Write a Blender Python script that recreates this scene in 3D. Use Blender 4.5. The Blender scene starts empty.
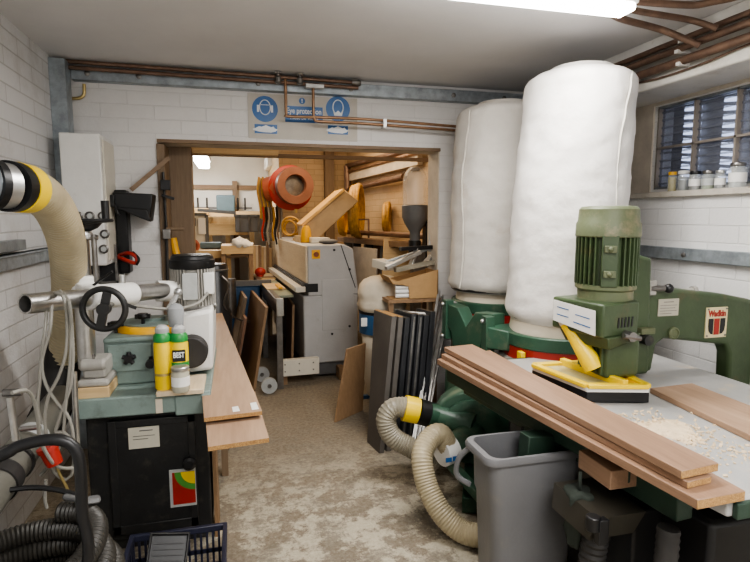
import bpy, bmesh, math, random
from mathutils import Vector, Matrix, Euler, noise
random.seed(7)
PI = math.pi
R = math.radians
C = bpy.context.scene
COL = C.collection

# ------------------------------------------------------------------ measuring
F, YAW, PIT, EYE = 540.0, R(14.5), math.atan(64 / 540.0), 1.65
_cy, _sy, _cp, _sp = math.cos(YAW), math.sin(YAW), math.cos(PIT), math.sin(PIT)
_fw = Vector((_sy * _cp, _cy * _cp, -_sp)); _rt = Vector((_cy, -_sy, 0)); _up = Vector((_sy * _sp, _cy * _sp, _cp))
def at(u, v, x=None, y=None, z=None):
    """a photo point on a known plane of the room -> world point (metres)"""
    d = _fw + _rt * ((u - 375) / F) - _up * ((v - 281) / F)
    t = x / d.x if x is not None else (y / d.y if y is not None else (z - EYE) / d.z)
    return Vector((d.x * t, d.y * t, EYE + d.z * t))

# ------------------------------------------------------------------ materials
def _new(name):
    m = bpy.data.materials.new(name); m.use_nodes = True
    nt = m.node_tree; b = nt.nodes['Principled BSDF']
    return m, nt, b
def _noise(nt, scale, detail=4, rough=.6, vec=None, dim=None):
    n = nt.nodes.new('ShaderNodeTexNoise'); n.inputs['Scale'].default_value = scale
    n.inputs['Detail'].default_value = detail; n.inputs['Roughness'].default_value = rough
    if vec is not None: nt.links.new(vec, n.inputs['Vector'])
    return n
def _coord(nt):
    return nt.nodes.new('ShaderNodeTexCoord').outputs['Object']
def _ramp(nt, fac, stops):
    r = nt.nodes.new('ShaderNodeValToRGB'); e = r.color_ramp.elements
    while len(e) < len(stops): e.new(.5)
    for i, (p, c) in enumerate(stops):
        e[i].position = p; e[i].color = (*c, 1) if len(c) == 3 else c
    nt.links.new(fac, r.inputs['Fac']); return r.outputs['Color']
def _mix(nt, fac, a, b, mode='MIX'):
    m = nt.nodes.new('ShaderNodeMix'); m.data_type = 'RGBA'; m.blend_type = mode
    for s, v in ((m.inputs[0], fac), (m.inputs[6], a), (m.inputs[7], b)):
        if hasattr(v, 'is_output'): nt.links.new(v, s)
        elif isinstance(v, (int, float)): s.default_value = v
        else: s.default_value = (*v, 1)
    return m.outputs[2]
def _bump(nt, b, h, strength=.3, dist=.01):
    n = nt.nodes.new('ShaderNodeBump'); n.inputs['Strength'].default_value = strength
    n.inputs['Distance'].default_value = dist
    nt.links.new(h, n.inputs['Height']); nt.links.new(n.outputs['Normal'], b.inputs['Normal'])
def M(name, col, rough=.5, metal=0, var=.15, scale=6, bump=.08, dirt=None, dirt_amt=.5, spec=.5, bscale=60):
    """painted / plastic / metal surface with procedural mottling and grime"""
    m, nt, b = _new(name); co = _coord(nt)
    n = _noise(nt, scale, 5, .65, co)
    lo = tuple(c * (1 - var) for c in col); hi = tuple(min(1, c * (1 + var)) for c in col)
    c = _ramp(nt, n.outputs['Fac'], [(.3, lo), (.7, hi)])
    if dirt:
        n2 = _noise(nt, scale * 1.7, 8, .72, co)
        f = _ramp(nt, n2.outputs['Fac'], [(.62 - .22 * dirt_amt, (0, 0, 0)), (.75 - .1 * dirt_amt, (dirt_amt + .3,) * 3)])
        c = _mix(nt, f, c, dirt)
    nt.links.new(c, b.inputs['Base Color'])
    b.inputs['Roughness'].default_value = rough; b.inputs['Metallic'].default_value = metal
    b.inputs['Specular IOR Level'].default_value = spec
    if bump:
        n3 = _noise(nt, bscale, 3, .5, co); _bump(nt, b, n3.outputs['Fac'], bump, .01)
    return m
def WOOD(name, a, bcol, axis='Y', scale=9, rough=.6, stretch=.07):
    m, nt, b = _new(name); co = _coord(nt)
    mp = nt.nodes.new('ShaderNodeMapping'); s = [1, 1, 1]; s['XYZ'.index(axis)] = stretch
    mp.inputs['Scale'].default_value = s; nt.links.new(co, mp.inputs['Vector'])
    n = _noise(nt, scale, 6, .6, mp.outputs['Vector']); n.inputs['Distortion'].default_value = .6
    n2 = _noise(nt, scale * 9, 4, .6, mp.outputs['Vector'])
    c1 = _ramp(nt, n.outputs['Fac'], [(.3, a), (.7, bcol)])
    c = _mix(nt, .25, c1, _ramp(nt, n2.outputs['Fac'], [(.35, tuple(x * .6 for x in a)), (.7, bcol)]))
    nt.links.new(c, b.inputs['Base Color']); b.inputs['Roughness'].default_value = rough
    _bump(nt, b, n2.outputs['Fac'], .12, .005)
    return m
def CHIP(name, a, b2):
    m, nt, b = _new(name); co = _coord(nt)
    v = nt.nodes.new('ShaderNodeTexVoronoi'); v.inputs['Scale'].default_value = 260; nt.links.new(co, v.inputs['Vector'])
    c = _mix(nt, v.outputs['Color'], a, b2); nt.links.new(c, b.inputs['Base Color'])
    b.inputs['Roughness'].default_value = .8; return m
def BRICK(name, plane, base, shade, mort, bw=.30, rh=.098, grime=(.30, .27, .23), gr=.25, offset=.5, msize=.006):
    m, nt, b = _new(name); co = _coord(nt)
    sep = nt.nodes.new('ShaderNodeSeparateXYZ'); nt.links.new(co, sep.inputs[0])
    cmb = nt.nodes.new('ShaderNodeCombineXYZ')
    nt.links.new(sep.outputs['XY'.index(plane)], cmb.inputs[0]); nt.links.new(sep.outputs[2], cmb.inputs[1])
    k = nt.nodes.new('ShaderNodeTexBrick'); nt.links.new(cmb.outputs[0], k.inputs['Vector'])
    k.inputs['Color1'].default_value = (*base, 1); k.inputs['Color2'].default_value = (*shade, 1); k.inputs['Mortar'].default_value = (*mort, 1)
    k.inputs['Scale'].default_value = 1; k.inputs['Brick Width'].default_value = bw; k.inputs['Row Height'].default_value = rh
    k.inputs['Mortar Size'].default_value = msize; k.inputs['Mortar Smooth'].default_value = .6; k.offset = offset
    n = _noise(nt, 2.2, 8, .7, co)
    f = _ramp(nt, n.outputs['Fac'], [(.48, (0, 0, 0)), (.78, (gr,) * 3)])
    c = _mix(nt, f, k.outputs['Color'], grime); nt.links.new(c, b.inputs['Base Color'])
    b.inputs['Roughness'].default_value = .55
    n2 = _noise(nt, 45, 4, .6, co)
    inv = nt.nodes.new('ShaderNodeMath'); inv.operation = 'MULTIPLY_ADD'; inv.inputs[1].default_value = -1.0
    nt.links.new(k.outputs['Fac'], inv.inputs[0]); nt.links.new(n2.outputs['Fac'], inv.inputs[2])
    _bump(nt, b, inv.outputs[0], .5, .006)
    return m
def GLASS(name, col=(.9, .95, .93), rough=.05, alpha=.25):
    m, nt, b = _new(name); b.inputs['Base Color'].default_value = (*col, 1)
    b.inputs['Roughness'].default_value = rough; b.inputs['Alpha'].default_value = alpha
    b.inputs['Transmission Weight'].default_value = .0; b.inputs['Specular IOR Level'].default_value = .8
    return m
def EMIT(name, col, s):
    m, nt, b = _new(name); b.inputs['Base Color'].default_value = (*col, 1)
    b.inputs['Emission Color'].default_value = (*col, 1); b.inputs['Emission Strength'].default_value = s
    return m
def floor_mat():
    m, nt, b = _new('worn_concrete'); co = _coord(nt)
    n = _noise(nt, .9, 9, .68, co); n.inputs['Distortion'].default_value = .3
    base = _ramp(nt, n.outputs['Fac'], [(.3, (.05, .037, .025)), (.5, (.115, .086, .057)), (.72, (.20, .155, .105))])
    n2 = _noise(nt, 3.3, 10, .78, co)
    f = _ramp(nt, n2.outputs['Fac'], [(.47, (0, 0, 0)), (.52, (1,) * 3)])
    sep = nt.nodes.new('ShaderNodeSeparateXYZ'); nt.links.new(co, sep.inputs[0])
    g = nt.nodes.new('ShaderNodeMapRange'); g.inputs[1].default_value = 3.9; g.inputs[2].default_value = 2.9
    nt.links.new(sep.outputs[1], g.inputs[0])
    f2 = _mix(nt, 1.0, f, g.outputs[0], 'MULTIPLY')
    c = _mix(nt, f2, base, (.44, .40, .31))
    n3 = _noise(nt, 5.5, 10, .8, co)
    s = _ramp(nt, n3.outputs['Fac'], [(.50, (0, 0, 0)), (.57, (.85,) * 3)])
    c = _mix(nt, s, c, (.10, .085, .065))
    n5 = _noise(nt, 38, 6, .8, co)
    c = _mix(nt, .35, c, _ramp(nt, n5.outputs['Fac'], [(.3, (.12, .1, .075)), (.7, (.62, .55, .43))]))
    nt.links.new(c, b.inputs['Base Color']); b.inputs['Roughness'].default_value = .75
    n4 = _noise(nt, 22, 8, .7, co); _bump(nt, b, n4.outputs['Fac'], .35, .02)
    return m

W = {}
W['brick_l'] = BRICK('white_painted_brick_left', 'Y', (.66, .66, .66), (.62, .62, .62), (.50, .49, .48), gr=.6, bw=.42)
W['brick_b'] = BRICK('white_painted_brick_back', 'X', (.72, .705, .69), (.705, .69, .675), (.66, .645, .63), gr=.15, bw=.36, msize=.004)
W['brick_r'] = BRICK('white_painted_brick_right', 'Y', (.74, .73, .71), (.70, .69, .68), (.65, .64, .63), gr=.06, bw=.40, rh=.10, msize=.005)
W['brick_tan'] = BRICK('cream_painted_brick', 'X', (.55, .40, .24), (.49, .35, .20), (.40, .28, .16), gr=.5, bw=.23, rh=.078)
W['brick_tan_side'] = BRICK('cream_painted_brick_side', 'Y', (.60, .45, .28), (.55, .40, .24), (.47, .34, .20), gr=.3, bw=.23, rh=.078)
W['reveal'] = M('dusty_cream_paint', (.56, .50, .42), .7, var=.15)
W['ceil'] = M('grey_ceiling_board', (.72, .715, .72), .6, var=.05, scale=1.5, bump=.05)
W['plaster'] = M('white_plaster', (.66, .65, .62), .7, var=.07, scale=2)
W['lintel'] = M('off_white_concrete', (.66, .635, .58), .6, var=.1, scale=3, dirt=(.35, .28, .2), dirt_amt=.2)
W['sill'] = M('painted_sill', (.50, .46, .40), .6, var=.12, dirt=(.3, .24, .17), dirt_amt=.4)
W['floor'] = floor_mat()
W['galv'] = M('galvanised_steel', (.36, .40, .43), .45, .65, var=.28, scale=14, bump=.05)
W['galv_d'] = M('dull_steel_channel', (.26, .28, .29), .5, .5, var=.25, scale=10)
W['copper'] = M('painted_brown_pipe', (.19, .12, .085), .4, .45, var=.3, scale=9)
W['copper2'] = M('aged_copper_pipe', (.33, .20, .12), .35, .7, var=.25, scale=9)
W['brass'] = M('brass', (.52, .40, .18), .35, .8, var=.2)
W['steel'] = M('polished_steel', (.50, .49, .47), .28, .9, var=.2, scale=12, bump=.02)
W['steel_d'] = M('oily_steel', (.22, .21, .20), .35, .8, var=.3, scale=12)
W['alu'] = M('brushed_aluminium', (.52, .52, .51), .35, .8, var=.15)
W['white'] = M('white_enamel', (.74, .73, .70), .4, var=.05, dirt=(.45, .4, .33), dirt_amt=.1)
W['cream'] = M('cream_enamel', (.66, .62, .53), .4, var=.05, dirt=(.4, .34, .26), dirt_amt=.12)
W['grey'] = M('grey_enamel', (.43, .425, .42), .45, var=.07, scale=3, dirt=(.28, .24, .2), dirt_amt=.15)
W['greyd'] = M('dark_grey_enamel', (.12, .12, .12), .5, var=.15)
W['green_grey'] = M('grey_green_machine_paint', (.20, .26, .24), .45, var=.12, dirt=(.10, .11, .10), dirt_amt=.3)
W['green'] = M('machine_green_paint', (.055, .082, .038), .38, var=.2, scale=4, dirt=(.13, .085, .045), dirt_amt=.25)
W['green_l'] = M('dusty_green_paint', (.12, .14, .075), .5, var=.15, scale=5, dirt=(.30, .235, .145), dirt_amt=.5)
W['green_b'] = M('extractor_green_paint', (.035, .088, .055), .42, var=.2, scale=4, dirt=(.15, .145, .10), dirt_amt=.4)
W['black'] = M('black_plastic', (.010, .010, .011), .38, var=.3, bump=.03)
W['blackm'] = M('dusty_black_paint', (.018, .018, .018), .45, var=.3, dirt=(.075, .066, .052), dirt_amt=.35)
W['rubber'] = M('black_rubber', (.03, .028, .027), .6, var=.25)
W['panel_b'] = M('black_laminate', (.022, .023, .026), .3, var=.25)
W['panel_g'] = M('charcoal_laminate', (.085, .075, .066), .45, var=.2, scale=3)
W['yellow'] = M('bright_yellow_plastic', (.85, .60, .02), .35, var=.08, dirt=(.55, .4, .1), dirt_amt=.15)
W['yellow_o'] = M('orange_yellow_paint', (.80, .42, .02), .4, var=.1, dirt=(.45, .25, .06), dirt_amt=.2)
W['red'] = M('red_paint', (.36, .028, .018), .4, var=.12, dirt=(.25, .08, .05), dirt_amt=.15)
W['blue'] = M('blue_paint', (.03, .10, .22), .45, var=.15)
W['sblue'] = M('safety_blue', (.025, .12, .33), .35, var=.05)
W['canvas'] = M('white_filter_cloth', (.74, .715, .68), .85, var=.07, scale=2.5, bump=.6, dirt=(.55, .46, .36), dirt_amt=.12, bscale=14)
W['canvas_d'] = M('soiled_filter_cloth', (.62, .59, .545), .85, var=.09, scale=2.5, bump=.6, dirt=(.48, .38, .28), dirt_amt=.25, bscale=14)
W['mullion'] = M('dirty_mortar', (.27, .235, .20), .8, var=.2)
W['canvas_c'] = M('cream_filter_cloth', (.62, .55, .44), .85, var=.08, scale=3, bump=.2, bscale=20)
W['poly'] = M('grey_translucent_dust_sack', (.22, .205, .18), .4, var=.12, scale=3, bump=.3, bscale=8)
W['hose'] = M('tan_flexible_hose', (.40, .34, .225), .45, var=.15, scale=5)
W['hose_p'] = M('pale_grey_hose', (.27, .245, .19), .38, var=.2, scale=5)
W['hose_g'] = M('grey_flexible_hose', (.14, .135, .115), .5, var=.15)
W['hose_k'] = M('dark_vacuum_hose', (.035, .032, .027), .45, var=.2)
W['cord'] = M('pale_grey_cable', (.27, .26, .23), .5, var=.1)
W['castgrey'] = M('dusty_cast_metal', (.36, .345, .315), .5, var=.2, dirt=(.2, .17, .13), dirt_amt=.3)
W['wood_b'] = WOOD('reddish_brown_veneer', (.20, .105, .062), (.30, .17, .105), 'Y')
W['wood_h'] = WOOD('hardwood_boards', (.235, .138, .085), (.36, .225, .145), 'Y', rough=.5)
W['wood_v'] = WOOD('veneered_board', (.31, .195, .125), (.44, .30, .20), 'Y', scale=6)
W['ply'] = WOOD('pale_plywood', (.62, .49, .33), (.72, .60, .43), 'Y')
W['pine'] = WOOD('pine', (.55, .38, .19), (.68, .50, .28), 'X')
W['pinez'] = WOOD('upright_pine', (.50, .34, .17), (.63, .46, .26), 'Z')
W['oldwood'] = WOOD('aged_brown_timber', (.15, .10, .06), (.25, .175, .11), 'Z')
W['oldwoodx'] = WOOD('aged_brown_beam', (.17, .11, .065), (.27, .18, .11), 'X')
W['osb'] = WOOD('brown_hardboard', (.24, .145, .075), (.33, .21, .12), 'Z', scale=4, stretch=.4)
W['chip'] = CHIP('chipboard_edge', (.50, .30, .12), (.26, .14, .055))
W['card'] = M('brown_cardboard', (.42, .26, .12), .8, var=.1, bump=.05)
W['paper'] = M('white_paper', (.78, .77, .74), .6, var=.03, bump=0)
W['paper_g'] = M('grey_printed_paper', (.42, .43, .42), .6, var=.08, scale=30, bump=0)
W['dust'] = M('sawdust', (.70, .56, .38), .95, var=.15, scale=40, bump=.4)
W['table'] = M('worn_pale_table_top', (.40, .395, .385), .4, var=.08, scale=5, dirt=(.58, .48, .36), dirt_amt=.4)
W['glass'] = GLASS('clear_glass')
W['dome'] = GLASS('clear_dusty_plastic', (.85, .8, .72), .15, .32)
W['hoodclear'] = GLASS('smoked_clear_plastic', (.05, .045, .035), .3, .85)
W['block'] = GLASS('dark_glass_block', (.20, .21, .25), .12, .42)
W['orange_h'] = M('amber_plastic_hose', (.42, .24, .06), .55, var=.35, scale=20)
W['tealboard'] = M('slate_blue_board', (.09, .14, .17), .6, var=.06)

# ------------------------------------------------------------------ mesh kit
class G:
    def __init__(s): s.bm = bmesh.new()
    def box(s, x0, x1, y0, y1, z0, z1):
        return s.obox(((x0 + x1) / 2, (y0 + y1) / 2, (z0 + z1) / 2), (abs(x1 - x0), abs(y1 - y0), abs(z1 - z0)))
    def obox(s, c, size, rot=None):
        m = Matrix.Translation(Vector(c))
        if rot is not None: m = m @ (rot.to_4x4() if isinstance(rot, Matrix) else Euler(rot).to_matrix().to_4x4())
        m = m @ Matrix.Diagonal((*size, 1))
        bmesh.ops.create_cube(s.bm, size=1, matrix=m); return s
    def bar(s, p, q, w, h, up=(0, 0, 1)):
        p, q = Vector(p), Vector(q); d = (q - p); L = d.length; d.normalize()
        x = d.cross(Vector(up))
        if x.length < 1e-4: x = Vector((1, 0, 0))
        x.normalize(); u = x.cross(d).normalized()
        r = Matrix((x, d, u)).transposed()
        return s.obox((p + q) / 2, (w, L, h), r)
    def tube(s, pts, r, seg=12, closed=False, cap=True, rib=None, hollow=False):
        pts = [Vector(p) for p in pts]; n = len(pts); rings = []
        t0 = (pts[1] - pts[0]).normalized(); ref = Vector((0, 0, 1)) if abs(t0.z) < .9 else Vector((1, 0, 0))
        nrm = t0.cross(ref).normalized()
        for i, p in enumerate(pts):
            a = pts[(i - 1) % n] if (closed or i > 0) else p
            b = pts[(i + 1) % n] if (closed or i < n - 1) else p
            t = (b - a).normalized(); nrm = (nrm - t * nrm.dot(t)).normalized(); bi = t.cross(nrm)
            rr = r[i] if isinstance(r, (list, tuple)) else r
            if rib: rr *= (1 + rib * (1 if i % 2 else -1))
            rings.append([s.bm.verts.new(p + (nrm * math.cos(2 * PI * k / seg) + bi * math.sin(2 * PI * k / seg)) * rr) for k in range(seg)])
        m = n if closed else n - 1
        for i in range(m):
            A, B = rings[i], rings[(i + 1) % n]
            for k in range(seg):
                s.bm.faces.new((A[k], A[(k + 1) % seg], B[(k + 1) % seg], B[k]))
        if not closed and cap:
            s.bm.faces.new(rings[0][::-1]); s.bm.faces.new(rings[-1])
        return s
    def cyl(s, p, q, r, r2=None, seg=24, cap=True):
        return s.tube([p, q], [r, r if r2 is None else r2], seg, cap=cap)
    def lathe(s, c, prof, seg=28, axis=(0, 0, 1), fn=None, cap=True):
        ax = Vector(axis).normalized(); rot = Vector((0, 0, 1)).rotation_difference(ax).to_matrix(); c = Vector(c); rings = []
        for j, (r, z) in enumerate(prof):
            ring = []
            for k in range(seg):
                a = 2 * PI * k / seg; rr = max(r, .0005)
                v = Vector((rr * math.cos(a), rr * math.sin(a), z))
                if fn: v = fn(v, a, j)
                ring.append(s.bm.verts.new(c + rot @ v))
            rings.append(ring)
        for i in range(len(rings) - 1):
            for k in range(seg):
                s.bm.faces.new((rings[i][k], rings[i][(k + 1) % seg], rings[i + 1][(k + 1) % seg], rings[i + 1][k]))
        if cap: s.bm.faces.new(rings[0][::-1]); s.bm.faces.new(rings[-1])
        return s
    def prism(s, poly, o, ex, ey, ez, th):
        o, ex, ey, ez = Vector(o), Vector(ex), Vector(ey), Vector(ez)
        a = [s.bm.verts.new(o + ex * x + ey * y) for x, y in poly]
        b = [s.bm.verts.new(o + ex * x + ey * y + ez * th) for x, y in poly]
        s.bm.faces.new(a); s.bm.faces.new(b[::-1]); n = len(a)
        for i in range(n): s.bm.faces.new((a[i], b[i], b[(i + 1) % n], a[(i + 1) % n]))
        return s
    def hexa(s, lo, hi):
        a = [s.bm.verts.new(Vector(p)) for p in lo]; b = [s.bm.verts.new(Vector(p)) for p in hi]; n = len(a)
        s.bm.faces.new(a); s.bm.faces.new(b[::-1])
        for i in range(n): s.bm.faces.new((a[i], b[i], b[(i + 1) % n], a[(i + 1) % n]))
        return s
    def torus(s, c, Rr, r, axis=(0, 0, 1), seg=40, ms=12, sx=1, sy=1):
        ax = Vector(axis).normalized(); rot = Vector((0, 0, 1)).rotation_difference(ax).to_matrix(); c = Vector(c)
        return s.tube([c + rot @ Vector((Rr * sx * math.cos(2 * PI * k / seg), Rr * sy * math.sin(2 * PI * k / seg), 0)) for k in range(seg)], r, ms, closed=True)
    def ball(s, c, r, sz=(1, 1, 1), seg=20):
        bmesh.ops.create_uvsphere(s.bm, u_segments=seg, v_segments=seg // 2, radius=r, matrix=Matrix.Translation(Vector(c)) @ Matrix.Diagonal((*sz, 1))); return s
def wloc(o):
    v = Vector((0, 0, 0))
    while o: v += o.location; o = o.parent
    return v
def obj(name, g, mat, parent=None, bev=0, ang=35, bseg=2):
    bm = g.bm if isinstance(g, G) else g
    bmesh.ops.recalc_face_normals(bm, faces=bm.faces)
    me = bpy.data.meshes.new(name)
    if parent is not None: bmesh.ops.translate(bm, verts=bm.verts, vec=-wloc(parent))
    bm.to_mesh(me); bm.free()
    me.shade_smooth(); me.set_sharp_from_angle(angle=R(ang))
    mats = mat if isinstance(mat, (list, tuple)) else [mat]
    for m in mats: me.materials.append(W[m] if isinstance(m, str) else m)
    o = bpy.data.objects.new(name, me); COL.objects.link(o)
    if parent is not None: o.parent = parent
    if bev:
        b = o.modifiers.new('bevel', 'BEVEL'); b.width = bev; b.segments = bseg; b.limit_method = 'ANGLE'; b.angle_limit = R(40)
    return o
def tag(o, label, cat, group=None, kind=None):
    o['label'] = label; o['category'] = cat
    if group: o['group'] = group
    if kind: o['kind'] = kind
    return o
def thing(name, loc, label, cat, group=None):
    o = bpy.data.objects.new(name, None); o.empty_display_size = .1; COL.objects.link(o); o.location = loc
    return tag(o, label, cat, group)
def single(name, g, mat, label, cat, group=None, bev=0, ang=35):
    return tag(obj(name, g, mat, None, bev, ang), label, cat, group)
def struct(name, g, mat, parent=None, bev=0):
    o = obj(name, g, mat, parent, bev)
    if parent is None: o['kind'] = 'structure'
    return o
def dup(root, loc=None, label=None, rot=None):
    c = root.copy(); COL.objects.link(c)
    if loc is not None: c.location = loc
    if rot is not None: c.rotation_euler = rot
    if label: c['label'] = label
    for ch in list(root.children):
        d = ch.copy(); COL.objects.link(d); d.parent = c
        for g in ch.children:
            e = g.copy(); COL.objects.link(e); e.parent = d
    return c
def spline(pts, step=.012, closed=False):
    """Catmull-Rom through pts, resampled at equal step"""
    P = [Vector(p) for p in pts]; n = len(P); fine = []
    rng = range(n if closed else n - 1)
    for i in rng:
        if closed: a, b, c, d = P[(i - 1) % n], P[i], P[(i + 1) % n], P[(i + 2) % n]
        else:
            b, c = P[i], P[i + 1]; a = P[i - 1] if i > 0 else b * 2 - c; d = P[i + 2] if i + 2 < n else c * 2 - b
        for k in range(24):
            t = k / 24; fine.append(.5 * ((2 * b) + (c - a) * t + (2 * a - 5 * b + 4 * c - d) * t * t + (3 * b - a - 3 * c + d) * t ** 3))
    fine.append(P[0] if closed else P[-1]); out = [fine[0]]; acc = 0
    for i in range(1, len(fine)):
        seg = (fine[i] - fine[i - 1]).length
        while acc + seg >= step:
            t = (step - acc) / seg; q = fine[i - 1].lerp(fine[i], t); out.append(q); fine[i - 1] = q; seg = (fine[i] - q).length; acc = 0
        acc += seg
    return out
def hose(pts, r, rib=.045, step=.011, seg=20):
    return G().tube(spline(pts, step), r, seg, rib=rib)
def cable(pts, r, step=.03, seg=8):
    return G().tube(spline(pts, step), r, seg)
def text(s, size, o, ex, ey, mat, parent, name='lettering', depth=.0008, width=None, bold=0):
    cu = bpy.data.curves.new('t', 'FONT'); cu.body = s; cu.size = size; cu.align_x = 'CENTER'; cu.align_y = 'CENTER'; cu.extrude = depth; cu.offset = bold
    t = bpy.data.objects.new('t', cu); COL.objects.link(t); bpy.context.view_layer.update()
    me = bpy.data.meshes.new_from_object(t.evaluated_get(bpy.context.evaluated_depsgraph_get()))
    bpy.data.objects.remove(t); bm = bmesh.new(); bm.from_mesh(me); bpy.data.meshes.remove(me)
    ex, ey = Vector(ex).normalized(), Vector(ey).normalized(); ez = ex.cross(ey)
    sx = 1
    if width:
        xs = [v.co.x for v in bm.verts]; sx = width / (max(xs) - min(xs))
    for v in bm.verts: v.co = Vector(o) + ex * v.co.x * sx + ey * v.co.y + ez * v.co.z
    return obj(name, bm, mat, parent)
def disc(c, r, n, th=.002, seg=40, r_in=0):
    n = Vector(n).normalized(); c = Vector(c)
    return G().cyl(c, c + n * th, r, seg=seg)
X, Y, Z = Vector((1, 0, 0)), Vector((0, 1, 0)), Vector((0, 0, 1))
# ================================================================== THE ROOM
CZ = 2.711; XL = -1.154; XR = 2.70; YB = 4.30
struct('floor', G().box(-3.2, 3.6, -1.6, 10.8, -.1, 0), 'floor')
struct('ceiling', G().box(-1.3, 3.0, -1.6, 4.42, CZ, CZ + .1), 'ceil')
struct('wall_left', G().box(XL - .2, XL, -1.6, 4.35, 0, CZ + .05), 'brick_l')
struct('wall_front', G().box(-1.3, 3.0, -1.75, -1.6, 0, CZ + .05), 'plaster')
OX0, OX1, OZ = -.53, 1.669, 2.20
g = G(); g.box(XL - .1, OX0, YB, YB + .25, 0, CZ + .3); g.box(OX1, 3.0, YB, YB + .25, 0, CZ + .3); g.box(OX0, OX1, YB, YB + .25, OZ, CZ + .3)
wb = struct('wall_back', g, 'brick_b')
struct('trim_1', G().box(OX1 - .006, OX1 + .02, YB + .012, YB + .262, 0, OZ).box(OX0, OX1, YB + .01, YB + .262, OZ - .006, OZ + .02), 'reveal')
# right wall: lower leaf, recess with the glass blocks, lintel beam
RX = 2.85
struct('wall_right', G().box(XR, XR + .35, -1.6, YB, 0, 1.775).box(RX, RX + .2, -1.6, YB, 1.775, CZ + .05), 'brick_r')
WY0, WY1, WZ0, WZ1 = 1.60, 3.22, 1.84, 2.40
# cut the window into the upper leaf by rebuilding it around the opening
bpy.data.objects.remove(bpy.data.objects['wall_right'])
g = G().box(XR, XR + .35, -1.6, YB, 0, 1.775)
g.box(RX, RX + .2, WY1, YB, 1.775, CZ + .05); g.box(RX, RX + .2, -1.6, WY0 - .6, 1.775, CZ + .05)
g.box(RX, RX + .2, WY0 - .6, WY1, WZ1, CZ + .05); g.box(RX, RX + .2, WY0 - .6, WY1, 1.775, WZ0)
struct('wall_right', g, 'brick_r')
struct('trim_2', G().box(2.50, RX, -1.6, YB, 2.43, CZ), 'lintel', bev=.01)      # lintel beam over the window
struct('trim_3', G().box(2.665, RX, -1.6, YB, 1.775, 1.812), 'sill', bev=.004)   # ledge under the window
# plain plaster band inside the recess round the blocks
struct('trim_4', G().box(RX - .012, RX, WY1 + .03, YB, 1.812, 2.43).box(RX - .012, RX, -1.6, WY1 + .03, WZ1 + .01, 2.43), 'reveal')
# glass block window
win = struct('window_1', G().box(RX + .0, RX + .05, WY0 - .6, WY1, WZ0, WZ0 + .014).box(RX, RX + .05, WY0 - .6, WY1, WZ1 - .014, WZ1), 'galv_d')
BW = .305; zm = (WZ0 + WZ1) / 2
for i in range(7):
    y1 = WY1 - i * BW; y0 = y1 - BW
    struct('mullion', G().box(RX + .0, RX + .05, y1 - .010, y1 + .004, WZ0, WZ1), 'mullion', win)
    for z0, z1 in ((WZ0 + .014, zm - .008), (zm + .008, WZ1 - .014)):
        g = G().box(RX + .028, RX + .055, y0 + .01, y1 - .014, z0, z1)
        for k in range(5):                                                # ribs pressed in the glass
            zz = z0 + (k + .5) * (z1 - z0) / 5
            g.bar((RX + .024, y0 + .012, zz), (RX + .024, y1 - .016, zz), .012, .012)
        struct('glass_block', g, 'block', win)
struct('transom', G().box(RX, RX + .05, WY0 - .6, WY1, zm - .007, zm + .007), 'mullion', win)
W['louvre'] = EMIT('daylit_white_slat', (.62, .72, 1.0), 2.6)  # emissive strips imitate streaks of sky seen through the blocks
g = G()
for i in range(7):
    y1 = WY1 - i * BW
    for z0, z1 in ((WZ0 + .014, zm - .008), (zm + .008, WZ1 - .014)):
        for k in range(5):
            zz = z0 + (k + .5) * (z1 - z0) / 5
            g.obox((RX + .10, y1 - .195, zz), (.004, .14, .030), (R(8), 0, 0))
lv = tag(obj('louvre_shutter', g, 'louvre'), 'white louvre slats shining outside the glass blocks', 'shutter')
tag(obj('shutter_back', G().box(RX + .13, RX + .14, WY0 - .6, WY1, WZ0 - .1, WZ1 + .1), 'greyd', lv), None or 'dark backing', 'x'); del bpy.data.objects['shutter_back']['category']
# ---------------------------------------------------------------- steel rails and channels
struct('trim_5', G().box(XL + .10, 2.50, 4.225, YB, 2.585, 2.675), 'galv', bev=.004)
struct('trim_6', G().box(XL, XL + .10, 4.10, 4.225, 0, 2.69), 'galv', bev=.004)
g = G().box(XR - .045, XR, -1.2, YB, 1.385, 1.46)
rl = struct('trim_7', g, 'galv', bev=.004)
for y in (1.2, 2.02, 2.72, 3.5): struct('bolt', G().lathe((XR - .045, y, 1.42), [(.016, 0), (.016, .008), (.008, .012)], 6, (-1, 0, 0)), 'steel_d', rl)
struct('trim_8', G().box(XL, XL + .05, -1.2, 4.1, 1.385, 1.46).box(XL, XL + .07, -1.2, 4.1, 1.45, 1.46), 'galv', bev=.004)
for x in (-.95, -.62, .2, .9, 1.75, 2.2): struct('bolt', G().lathe((x, 4.225, 2.63), [(.02, 0), (.02, .01), (.01, .015)], 6, (0, -1, 0)), 'steel_d', bpy.data.objects['trim_5'])
single('cable_tray', G().box(XL, XL + .055, 2.2, 3.32, 1.475, 1.53), 'galv_d', 'short grey trunking lying on the left wall rail', 'trunking', bev=.004)

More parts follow.
